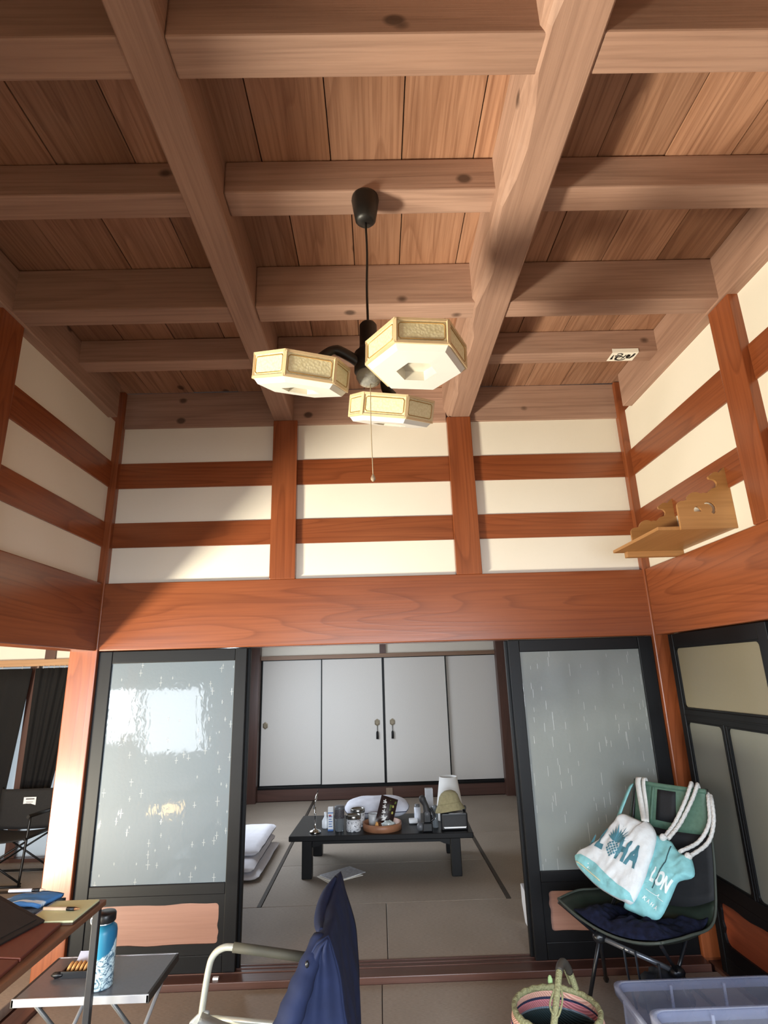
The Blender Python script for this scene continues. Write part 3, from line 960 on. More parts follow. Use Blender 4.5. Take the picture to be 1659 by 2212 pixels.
chrome = plain('chrome', 'C9C9C6', 0.12, metal=1.0, var=0.03)
white_pl = plain('white_plastic', 'E9ECF0', 0.35, var=0.02)
black_pl = plain('black_plastic', '131417', 0.35, var=0.1)
grey_pl = plain('grey_plastic', '5A5C60', 0.4)
navy = plain('navy_cloth', '1E2440', 0.85, var=0.25, scale=40, bump=0.3, sheen=0.3)
# pedestal mirror, edge-on
o = empty('pedestal_mirror', (-0.548, 1.545, TZ), 0, 'chrome pedestal mirror seen edge-on at the left front of the low table', 'mirror')
MB().lathe([(0.0, 0.0), (0.048, 0.0), (0.05, 0.006), (0.042, 0.016), (0.014, 0.024), (0.006, 0.03), (0.006, 0.13), (0.010, 0.132), (0.010, 0.142), (0.005, 0.145), (0.005, 0.19), (0.0, 0.19)], (-0.548, 1.545, TZ), 24).build('stand', chrome, o)
M = Matrix.Translation((-0.545, 1.545, TZ + 0.235)) @ Matrix.Rotation(math.radians(14), 4, 'Y') @ Matrix.Rotation(math.radians(90), 4, 'Y')
MB().lathe([(0.0, -0.006), (0.055, -0.006), (0.062, -0.003), (0.062, 0.003), (0.055, 0.006), (0.0, 0.006)], (0, 0, 0), 28, M=M).build('mirror_disc', chrome, o)
MB().tube([M @ Vector((-0.06, 0, 0)), M @ Vector((-0.085, 0, 0))], 0.003, 6).build('tip', black_pl, o)
# carton with blue print
o = empty('carton', (-0.425, 1.60, TZ), 0, 'tall narrow white carton with blue print standing on the low table', 'carton')
B(-0.447, -0.403, 1.575, 1.625, TZ, TZ + 0.172).build('box', white_pl, o, bevel=0.002)
bluep = plain('blue_print', '3D6FB5', 0.5, var=0.05)
redp = plain('red_print', 'B4474A', 0.5, var=0.05)
B(-0.4472, -0.4028, 1.5742, 1.580, TZ + 0.0, TZ + 0.012).build('blue_band', bluep, o)
B(-0.4472, -0.4028, 1.5742, 1.580, TZ + 0.130, TZ + 0.137).build('blue_band', bluep, o)
m = MB()
for k in range(5):
    m.box(-0.440, -0.410 - 0.006 * (k % 2), 1.5743, 1.576, TZ + 0.030 + 0.018 * k, TZ + 0.036 + 0.018 * k)
m.build('print_lines', bluep, o)['kind'] = 'stuff'
MB().box(-0.440, -0.418, 1.5742, 1.576, TZ + 0.108, TZ + 0.120).build('red_mark', redp, o)
# small white squeeze bottle behind
o = empty('squeeze_bottle', (-0.47, 1.68, TZ), 0, 'small white bottle half hidden behind the blue-printed carton', 'bottle')
MB().lathe([(0.0, 0.0), (0.028, 0.0), (0.03, 0.006), (0.03, 0.055), (0.012, 0.085), (0.010, 0.10), (0.0, 0.10)], (-0.475, 1.68, TZ), 20).build('body', white_pl, o)
MB().lathe([(0.012, 0.0), (0.013, 0.025), (0.0, 0.026)], (-0.475, 1.68, TZ + 0.093), 16).build('cap', white_pl, o)
# drinking bottle, clear below and dark label above
smoke = NT('smoky_glass'); smoke.b.inputs['Base Color'].default_value = lin('8B9196'); smoke.b.inputs['Roughness'].default_value = 0.1; smoke.b.inputs['Transmission Weight'].default_value = 0.5
o = empty('glass_jar', (-0.352, 1.575, TZ), 0, 'tall clear jar with dark printed label beside the carton', 'jar')
MB().lathe([(0.0, 0.0), (0.034, 0.0), (0.036, 0.006), (0.036, 0.085), (0.040, 0.10), (0.040, 0.165), (0.036, 0.172), (0.0, 0.172)], (-0.352, 1.575, TZ), 24).build('body', smoke.m, o)
MB().lathe([(0.0405, 0.095), (0.0412, 0.098), (0.0412, 0.160), (0.0405, 0.163)], (-0.352, 1.575, TZ), 24).build('label', plain('dark_label', '4A464A', 0.6, var=0.5, scale=120), o)
MB().lathe([(0.041, 0.168), (0.041, 0.182), (0.036, 0.186), (0.0, 0.186)], (-0.352, 1.575, TZ), 24).build('lid', grey_pl, o)
# two printed tins
t = NT('speckled_tin'); n = t.noise(t.obj(), 75, 3, 0.6)
t.l(t.mix(t.ramp(n, 0.56, 0.60), lin('E4E6EA'), lin('4A4C54')), t.b.inputs['Base Color']); t.b.inputs['Roughness'].default_value = 0.35
tinm = t.m
lidm = plain('tin_lid', '8B8A86', 0.22, metal=0.9)
def tin(x, y, r, h, label):
    o = empty('tin', (x, y, TZ), 0, label, 'tin', 'printed tins on the low table')
    MB().lathe([(0.0, 0.0), (r * 0.95, 0.0), (r, 0.004), (r, h - 0.022), (0.0, h - 0.022)], (x, y, TZ), 28).build('body', tinm, o)
    MB().lathe([(r * 1.02, h - 0.028), (r * 1.04, h - 0.024), (r * 1.04, h - 0.004), (r * 1.0, h), (r * 0.9, h - 0.002), (r * 0.88, h - 0.008), (0.0, h - 0.008)], (x, y, TZ), 28).build('lid', lidm, o)
tin(-0.235, 1.565, 0.060, 0.118, 'front white speckled tin with metal lid on the low table')
tin(-0.205, 1.705, 0.058, 0.135, 'white tin with shiny lid behind the front speckled tin')
# round wooden tray
tray = empty('round_tray', (0.0, 1.605, TZ), 0, 'round wooden tray holding snacks in the middle of the low table', 'tray')
trw = plain('tray_wood', '9B6B4E', 0.45, var=0.15)
MB().lathe([(0.0, 0.004), (0.145, 0.004), (0.148, 0.006), (0.150, 0.050), (0.154, 0.052), (0.160, 0.050), (0.161, 0.0), (0.0, 0.0)], (0.0, 1.605, TZ), 40).build('rim', trw, tray)
o = empty('glass_tumbler', (-0.075, 1.67, TZ + 0.006), 0, 'grey frosted tumbler standing in the round wooden tray', 'cup')
MB().lathe([(0.0, 0.0), (0.034, 0.0), (0.038, 0.006), (0.041, 0.092), (0.038, 0.094), (0.036, 0.09), (0.033, 0.008), (0.0, 0.008)], (-0.075, 1.67, TZ + 0.006), 24).build('body', plain('frosted_tumbler', 'B9BCBE', 0.35), o)
o = empty('snack_wedge', (-0.045, 1.54, TZ + 0.006), 0, 'small orange wrapped snack at the front of the round tray', 'snack')
MB().prism([(-0.026, 0.0), (0.022, 0.0), (0.012, 0.058), (-0.004, 0.064)], 0.03, ((-0.045, 1.54, TZ + 0.005), (1, 0, 0), (0, 0, 1))).build('wrapper', plain('orange_wrapper', 'D69A4E', 0.5), o, bevel=0.004)
o = empty('clear_bag', (0.055, 1.56, TZ + 0.006), 0, 'crumpled clear bag lying in the round tray', 'bag')
def lump(c, r, sc, seed, amp=0.18, res=16):
    def f(u, v):
        th = u * 2 * math.pi; ph = (v - 0.5) * math.pi
        d = Vector((math.cos(ph) * math.cos(th), math.cos(ph) * math.sin(th), math.sin(ph)))
        k = r * (1 + amp * noise.noise(d * 2.2 + Vector((seed, 0, 0))) + amp * 0.5 * noise.noise(d * 5 + Vector((0, seed, 0))))
        return Vector(c) + Vector((d.x * sc[0], d.y * sc[1], d.z * sc[2])) * k
    return MB().grid(f, res * 2, res)
lump((0.050, 1.535, TZ + 0.040), 0.032, (1.7, 1.1, 0.95), 4, 0.3).build('film', plain('crumpled_film', 'B9C4C4', 0.2, var=0.2, scale=40, bump=0.4), o)
# snack packet, dark with white lettering-like brush marks and green pods
pk = empty('snack_packet', (0.03, 1.66, TZ + 0.04), 0, 'upright dark and green snack packet with white lettering in the tray', 'packet')
ux, uy = Vector((0.95, 0.0, -0.30)).normalized(), Vector((0.30, 0.30, 0.92)).normalized()
uz = ux.cross(uy).normalized(); uy = uz.cross(ux)
Mp = Matrix(((ux.x, uy.x, uz.x, 0.042), (ux.y, uy.y, uz.y, 1.64), (ux.z, uy.z, uz.z, TZ + 0.128), (0, 0, 0, 1)))
def packet(u, v):
    x = (u - 0.5); y = (v - 0.5)
    b = 0.022 * (1 - (2 * x) ** 2) * (1 - (2 * y) ** 4)
    return Mp @ Vector((x * 0.145, y * 0.20, b + 0.002 * noise.noise(Vector((x * 30, y * 30, 2)))))
def packet_b(u, v):
    x = (u - 0.5); y = (v - 0.5)
    return Mp @ Vector((x * 0.145, y * 0.20, -0.02 * (1 - (2 * x) ** 2) * (1 - (2 * y) ** 4)))
m = MB().grid(packet, 16, 18).grid(packet_b, 16, 18)
m.build('pouch', plain('packet_brown', '2A1A18', 0.35), pk)
def on_packet(x, y, d=0.0015): return packet(x + 0.5, y + 0.5) + uz * d
def packet_patch(pts, name, mt):
    v, f = curve_mesh([pts], 0.001)
    MB().add([on_packet(p.x, p.y, 0.0015 + p.z) for p in v], f).build(name, mt, pk)
packet_patch([(-0.02, -0.42), (0.42, -0.42), (0.44, 0.40), (0.05, 0.40), (0.12, 0.1)], 'green_picture', plain('pod_green', '59662F', 0.4, var=0.35, scale=60))
for k, (cx, cy, r) in enumerate(((0.30, 0.18, 0.05), (0.33, -0.05, 0.055))):
    packet_patch([(cx + r * math.cos(a * 0.63), cy + r * math.sin(a * 0.63)) for a in range(10)], 'yellow_spot', plain('pod_yellow', 'B9B45E', 0.4))
wl2 = plain('packet_white', 'E6E4E2', 0.4)
for k in range(4):
    yy = 0.30 - 0.19 * k; xx = -0.22 + 0.03 * k
    packet_patch([(xx - 0.10, yy - 0.02), (xx + 0.10, yy - 0.05), (xx + 0.11, yy - 0.015), (xx - 0.09, yy + 0.02)], 'lettering', wl2)
    packet_patch([(xx - 0.02, yy - 0.085), (xx + 0.03, yy - 0.085), (xx + 0.035, yy + 0.07), (xx - 0.015, yy + 0.07)], 'lettering', wl2)
    packet_patch([(xx - 0.10, yy - 0.085), (xx + 0.09, yy - 0.07), (xx + 0.09, yy - 0.045), (xx - 0.09, yy - 0.06)], 'lettering', wl2)
packet_patch([(-0.20, -0.44), (0.02, -0.40), (0.10, -0.20), (0.02, -0.26), (-0.12, -0.38)], 'white_splash', wl2)
# white cushion behind
cu = empty('white_cushion', (-0.02, 1.93, TZ), 0, 'plump white cushion with blue piping lying behind the tins', 'cushion')
def cush(sgn):
    def f(u, v):
        x = 2 * u - 1; y = 2 * v - 1
        e = max(0.0, (1 - abs(x) ** 3.2)) ** 0.55 * max(0.0, (1 - abs(y) ** 3)) ** 0.55
        w = 0.010 * noise.noise(Vector((x * 3, y * 3, sgn)))
        xx = x * 0.285 * (1 - 0.10 * abs(y) ** 2); yy = y * 0.135 * (1 - 0.12 * abs(x) ** 2)
        zz = sgn * e * (0.085 + w)
        return (-0.045 + xx, 1.945 + yy * 0.85 - zz * 0.2, TZ + 0.092 + zz * 0.9 + yy * 0.2)
    return f
m = MB().grid(cush(1), 28, 16).grid(cush(-1), 28, 16)
m.build('cover', plain('cushion_white', 'D5D7E2', 0.85, var=0.05, scale=20, bump=0.3), cu)
pip = [Vector(cush(0)(u, v)) for u, v in [(k / 20, 0) for k in range(20)] + [(1, k / 10) for k in range(10)] + [(1 - k / 20, 1) for k in range(20)] + [(0, 1 - k / 10) for k in range(10)]]
MB().tube(pip, 0.0035, 6, closed=True).build('piping', navy, cu)
# little white box, water glass, black camera-like gadget
o = empty('small_box', (0.265, 1.73, TZ), 0, 'small white charger box lying right of the round tray', 'box')
B(0.228, 0.302, 1.69, 1.76, TZ + 0.008, TZ + 0.036).build('lid', white_pl, o, bevel=0.005)
B(0.230, 0.300, 1.692, 1.758, TZ, TZ + 0.010).build('base', black_pl, o, bevel=0.002)
o = empty('pale_bottle', (0.315, 1.77, TZ), 0, 'slim pale bottle behind the black grip gadget', 'bottle')
MB().lathe([(0.0, 0.0), (0.026, 0.0), (0.028, 0.006), (0.028, 0.115), (0.0, 0.125)], (0.305, 1.77, TZ), 20).build('body', plain('pale_bottle', 'C9CED8', 0.35), o)
MB().lathe([(0.022, 0.0), (0.022, 0.02), (0.0, 0.022)], (0.305, 1.77, TZ + 0.118), 16).build('cap', grey_pl, o)
o = empty('white_carton', (0.435, 2.02, TZ), 0, 'plain white carton behind the black grip gadget', 'carton')
B(0.395, 0.465, 2.0, 2.05, TZ, TZ + 0.215).build('box', plain('dim_carton', 'BDBEC2', 0.6), o, bevel=0.002)
B(0.398, 0.462, 1.9985, 2.001, TZ + 0.03, TZ + 0.06).build('label', grey_pl, o)
g = empty('grip_gadget', (0.365, 1.47, TZ), 0, 'black handheld gadget with curved grip standing on the low table', 'gadget')
MB().box(0.325, 0.405, 1.44, 1.50, TZ, TZ + 0.062).build('base_block', black_pl, g, bevel=0.008)
MB().box(0.335, 0.398, 1.452, 1.488, TZ + 0.060, TZ + 0.15).build('body', black_pl, g, bevel=0.01)
MB().lathe([(0.0, 0.0), (0.018, 0.0), (0.022, 0.003), (0.022, 0.009), (0.0, 0.012)], (0, 0, 0), 20, M=fr((0.366, 1.452, TZ + 0.128), (1, 0, 0), (0, 0, 1))).build('dial', grey_pl, g)
MB().tube(smooth_path([(0.366, 1.47, TZ + 0.14), (0.355, 1.47, TZ + 0.19), (0.335, 1.47, TZ + 0.23), (0.325, 1.472, TZ + 0.262)], 5), [0.028, 0.027, 0.026, 0.025, 0.024, 0.023, 0.023, 0.024, 0.025, 0.027, 0.028, 0.028, 0.027, 0.025, 0.021, 0.015], 14).build('grip', plain('rubber_grip', '2E2D2E', 0.6), g)
MB().tube(smooth_path([(0.392, 1.47, TZ + 0.07), (0.425, 1.47, TZ + 0.10), (0.41, 1.47, TZ + 0.145), (0.395, 1.47, TZ + 0.17)], 4), 0.009, 8).build('bracket', black_pl, g)
lump((0.308, 1.475, TZ + 0.034), 0.030, (1, 1, 1.1), 2, 0.03).build('motor', grey_pl, g)
o = empty('clear_ball', (0.44, 1.56, TZ), 0, 'small glass bottle with round stopper between gadget and hat', 'bottle')
MB().lathe([(0.0, 0.0), (0.022, 0.0), (0.024, 0.004), (0.024, 0.10), (0.012, 0.115), (0.012, 0.122), (0.024, 0.135), (0.026, 0.15), (0.018, 0.165), (0.0, 0.17)], (0.44, 1.58, TZ), 18).build('body', smoke.m, o)
# white lamp shade, hat, black box
sh = empty('table_lamp', (0.575, 1.86, TZ), 0, 'white conical lamp shade behind the khaki hat', 'lamp')
MB().lathe([(0.128, 0.0), (0.078, 0.335), (0.074, 0.335), (0.124, 0.0)], (0.595, 1.86, TZ), 32).build('shade', plain('white_fabric_shade', 'E8E8E6', 0.6, var=0.02), sh)
MB().lathe([(0.0, 0.31), (0.072, 0.31)], (0.595, 1.86, TZ), 24).build('top_disc', plain('shade_inside', 'A7A5A2', 0.7), sh)
sp = empty('black_speaker', (0.585, 1.50, TZ), 0, 'black boxy radio with a white front line under the khaki hat', 'speaker')
B(0.478, 0.692, 1.455, 1.555, TZ, TZ + 0.128).build('case', black_pl, sp, bevel=0.012, seg=3)
B(0.497, 0.675, 1.4535, 1.458, TZ + 0.020, TZ + 0.110).build('grille', plain('speaker_grille', '232427', 0.6, var=0.3, scale=200), sp, bevel=0.004)
MB().prism([(-0.085, 0.0), (0.085, 0.0), (0.092, 0.011), (-0.092, 0.011)], 0.003, ((0.586, 1.4545, TZ + 0.018), (1, 0, 0), (0, 0, 1))).build('front_strip', white_pl, sp)
B(0.54, 0.68, 1.457, 1.463, TZ + 0.120, TZ + 0.128).build('top_strip', chrome, sp)
MB().tube(smooth_path([(0.682, 1.535, TZ + 0.127), (0.688, 1.535, TZ + 0.150), (0.680, 1.537, TZ + 0.160), (0.670, 1.54, TZ + 0.128)], 4), 0.007, 8).build('handle', black_pl, sp)
hat = empty('khaki_hat', (0.545, 1.475, TZ + 0.13), 0, 'khaki bucket hat lying on the black radio', 'hat')
khaki = plain('khaki_cotton', '8A8263', 0.9, var=0.12, scale=50, bump=0.3)
def hatf(u, v):
    th = u * 2 * math.pi
    prof = [(0.122, -0.004), (0.116, 0.010), (0.104, 0.030), (0.094, 0.05), (0.086, 0.075), (0.076, 0.105), (0.058, 0.128), (0.034, 0.141), (0.0, 0.145)]
    x = v * (len(prof) - 1); i = min(int(x), len(prof) - 2); t = x - i
    r = prof[i][0] * (1 - t) + prof[i + 1][0] * t; z = prof[i][1] * (1 - t) + prof[i + 1][1] * t
    k = 1 + 0.10 * noise.noise(Vector((math.cos(th) * 1.2, math.sin(th) * 1.2, z * 9))) * (1 - v * 0.5)
    x_, y_ = r * k * math.cos(th), r * k * math.sin(th) * 0.62
    return (0.560 + x_ - 0.1 * z, 1.500 + y_ - 0.1 * z, TZ + 0.146 + z - 0.20 * x_ * 0 + (0.13 * x_ if v < 0.5 else 0.13 * x_) - 0.004 * math.cos(2 * th) * (1 - v))
MB().grid(hatf, 40, 24).build('crown', khaki, hat, solid=0.003)
MB().tube([Vector(hatf(k / 40, 3.1 / 8)) for k in range(40)], 0.0022, 5, closed=True).build('seam', plain('khaki_seam', '6F6849', 0.9), hat)

# papers on the mats
for k, (a, lab_) in enumerate(((-8, 'white paper sheet at the bottom of the stack on the mats'), (4, 'white paper sheet in the middle of the floor stack'), (-2, 'grey printed sheet on top of the floor stack by the table'))):
    c_ = Vector((-0.345 + 0.01 * k, 1.50 + 0.012 * k, 0.0325 + 0.004 * k))
    Mx = Matrix.Translation(c_) @ Matrix.Rotation(math.radians(42 + a), 4, 'Z')
    o = empty('paper_sheet', c_, 0, lab_, 'paper', 'papers on the back room mats')
    MB().box(-0.150, 0.150, -0.105, 0.105, 0.0, 0.003, Mx).build('sheet', whitepaper if k < 2 else plain('printed_page', 'C6C8CE', 0.7, var=0.2, scale=40), o)

# folded futon
fu = empty('folded_futon', (-1.22, 1.80, 0.03), 0, 'thick folded white futon on the mats behind the left door', 'futon')
fut = plain('futon_white', 'D9DAE2', 0.9, var=0.04, scale=16, bump=0.4)
def fold(y0, y1, x1, z0, z1, seed, nm):
    """one fold of the quilt: a rounded slab whose right end shows"""
    cy, cz, hy, hz = (y0 + y1) / 2, (z0 + z1) / 2, (y1 - y0) / 2, (z1 - z0) / 2
    def f(u, v):
        th = u * 2 * math.pi
        c_, s_ = math.cos(th), math.sin(th)
        ey = math.copysign(abs(c_) ** 0.5, c_) * hy; ez = math.copysign(abs(s_) ** 0.75, s_) * hz
        k = 1 if v < 0.9 else math.sqrt(max(0.0, 1 - ((v - 0.9) / 0.1) ** 2)) * 0.9 + 0.1
        x = -1.66 + (x1 + 1.66) * v
        w = 0.012 * noise.noise(Vector((x * 8, ey * 8, seed)))
        return (x, cy + ey * (0.93 + 0.07 * k), cz + ez * (k if v > 0.9 else 1) + w)
    MB().grid(f, 40, 24).build(nm, fut, fu)
fold(1.42, 2.42, -0.975, 0.031, 0.085, 1, 'bottom_fold')
fold(1.44, 2.45, -1.02, 0.075, 0.150, 2, 'middle_fold')
fold(1.62, 2.50, -1.02, 0.140, 0.225, 3, 'top_fold')

# pale board leaning by the right door
o = empty('white_board', (0.95, 0.50, 0.03), 0, 'edge of a pale white carton standing just behind the right door', 'board')
MB().prism([(0.47, 0.031), (0.52, 0.031), (0.57, 0.13), (0.57, 0.235), (0.47, 0.222)], 0.22, ((0.885, 0, 0), (0, 1, 0), (0, 0, 1))).build('panel', plain('white_board', 'C9CEDA', 0.5, var=0.02), o, bevel=0.003)
B(0.90, 1.09, 0.468, 0.472, 0.10, 0.14).build('tape', plain('carton_tape', 'A9A38E', 0.4), o)

# ================================================================== CAMP CHAIR WITH BAGS (right)
gc = empty('camp_chair', (1.20, -0.50, 0.0), 0, 'dark green camp chair with bags hung on it before the right door', 'chair')
gcloth = plain('green_ripstop', '4F6F5E', 0.6, var=0.12, scale=60, bump=0.1)
gdark = plain('dark_mesh', '15171B', 0.75, var=0.15, scale=90)
gseat = plain('dark_green_seat', '1E2A22', 0.5, var=0.2, scale=20)
alu_b = plain('black_alloy_pole', '17181C', 0.35, metal=0.3)
rows = [((0.86, -0.40, 0.47), (1.00, -0.63, 0.405), (1.17, -0.80, 0.43)),
        ((1.00, -0.27, 0.46), (1.13, -0.52, 0.335), (1.33, -0.72, 0.42)),
        ((1.19, -0.20, 0.46), (1.33, -0.42, 0.33), (1.50, -0.62, 0.43)),
        ((1.30, -0.19, 0.62), (1.42, -0.375, 0.56), (1.58, -0.55, 0.60)),
        ((1.345, -0.215, 0.79), (1.46, -0.36, 0.77), (1.61, -0.525, 0.775)),
        ((1.386, -0.25, 0.971), (1.495, -0.365, 0.962), (1.632, -0.50, 0.957))]
def fabric(u, v):
    x = v * (len(rows) - 1); i = min(int(x), len(rows) - 2); t = x - i
    def row(k):
        k = max(0, min(len(rows) - 1, k))
        a, b, c = (Vector(p) for p in rows[k])
        b2 = b * 2 - (a + c) * 0.5
        return a * (1 - u) ** 2 + b2 * 2 * u * (1 - u) + c * u * u
    p0, p1, p2, p3 = row(i - 1), row(i), row(i + 1), row(i + 2)
    return 0.5 * ((2 * p1) + (p2 - p0) * t + (2 * p0 - 5 * p1 + 4 * p2 - p3) * t * t + (3 * p1 - p0 - 3 * p2 + p3) * t ** 3)
def strip(u0, u1, v0, v1, name, mt, lift=0.0, nu=12, nv=14, th=0.004, parent=None):
    def f(u, v):
        uu, vv = u0 + (u1 - u0) * u, v0 + (v1 - v0) * v
        p = fabric(uu, vv)
        if lift:
            n_ = (fabric(min(1, uu + 0.01), vv) - fabric(max(0, uu - 0.01), vv)).cross(fabric(uu, min(1, vv + 0.01)) - fabric(uu, max(0, vv - 0.01)))
            p = p + n_.normalized() * lift
        return p
    return MB().grid(f, nu, nv).build(name, mt, parent or gc, solid=th)
strip(0, 1, 0, 0.5, 'seat', gseat, nu=16, nv=18)
strip(0, 1, 0.5, 0.78, 'lower_back', gdark, nu=14, nv=8)
bk = strip(0, 1, 0.78, 1.0, 'upper_back', gcloth, nu=14, nv=8)
strip(0.39, 0.64, 0.815, 0.955, 'mesh_window', gdark, 0.004, 4, 4, 0.002, bk)
strip(0.0, 1.0, 0.965, 1.0, 'hem', gcloth, 0.004, 14, 2, 0.004, bk)
strip(0.30, 0.34, 0.79, 0.97, 'seam', gcloth, 0.004, 2, 6, 0.002, bk)
for side in (0, 1):
    MB().tube([fabric(side, k / 30) for k in range(31)], 0.006, 6).build('binding', plain('pale_binding', '3C423B', 0.7), gc)
MB().tube([fabric(k / 16, 0) for k in range(17)], 0.006, 6).build('binding', MATS['pale_binding'], gc)
HA, HB = Vector((1.035, -0.43, 0.315)), Vector((1.31, -0.60, 0.235))
MB().tube([HA, HB], 0.011, 10).build('hub_bar', plain('grey_alloy_pole', '6A6D74', 0.3, metal=0.6), gc)
for p in (HA, HB):
    lump(p, 0.026, (1.3, 1, 1), 1, 0.1).build('hub', black_pl, gc)
for a, b in ((HA, (0.955, -0.375, 0.0)), (HA, (1.14, -0.13, 0.0)), (HB, (1.345, -0.775, 0.0)), (HB, (1.56, -0.45, 0.0))):
    MB().tube([a, b], 0.0095, 10).build('leg', alu_b, gc)
    lump(Vector(b) + Vector((0, 0, 0.012)), 0.014, (1, 1, 0.9), 1, 0.0, 8).build('foot', black_pl, gc)
for a, b in ((HA, rows[0][0]), (HB, rows[0][2]), (HA, rows[5][0]), (HB, rows[5][2])):
    b = Vector(b)
    if b.z > 0.9:
        back = Vector((0.045, 0.045, 0))
        pts = smooth_path([a, Vector(a).lerp(b, 0.35) + back * 2.2, Vector(a).lerp(b, 0.75) + back * 1.3, b + Vector((0.004, 0.004, 0.0))], 6)
    else:
        pts = [a, b - Vector((0, 0, 0.012))]
    MB().tube(pts, 0.0085, 8).build('pole', alu_b, gc)
# strap and stuff bag under the seat
ub = empty('stuff_sack', (1.30, -0.63, 0.12), 0, 'black stuff sack hanging under the green camp chair', 'bag')
lump((1.275, -0.52, 0.105), 0.105, (1.15, 0.55, 0.95), 5, 0.35).build('sack', gdark, ub)
MB().tube(smooth_path([(1.24, -0.575, 0.26), (1.235, -0.60, 0.20), (1.26, -0.59, 0.13)], 4), 0.006, 6).build('strap', plain('grey_webbing', '26282E', 0.8), ub)
for k, (x, y) in enumerate(((1.11, -0.52), (1.15, -0.55))):
    o_ = MB().tube(smooth_path([(x, y, 0.30), (x + 0.005, y, 0.2), (x + 0.02, y + 0.01, 0.12), (x + 0.03, y + 0.01, 0.06)], 4), 0.011, 6, flat=0.25)
    o_.build('hanging_strap', MATS['grey_webbing'], gc)
# navy garment on the seat
gar = empty('navy_garment', (1.15, -0.56, 0.40), 0, 'crumpled dark navy garment on the seat of the green camp chair', 'garment')
def garf(u, v):
    uu = 0.16 + 0.78 * u; vv = 0.03 + 0.40 * v
    e = (1 - abs(2 * u - 1) ** 4) * (1 - abs(2 * v - 1) ** 4)
    p = fabric(uu, vv)
    nz = noise.noise(Vector((u * 5, v * 5, 1.5))) + 0.6 * noise.noise(Vector((u * 12, v * 11, 4)))
    return p + Vector((0, 0, 0.012 + e * (0.080 + 0.040 * nz)))
MB().grid(garf, 40, 30).build('cloth', plain('dark_navy_knit', '12162A', 0.95, var=0.5, scale=35, bump=0.5, spec=0.2), gar, solid=0.006)

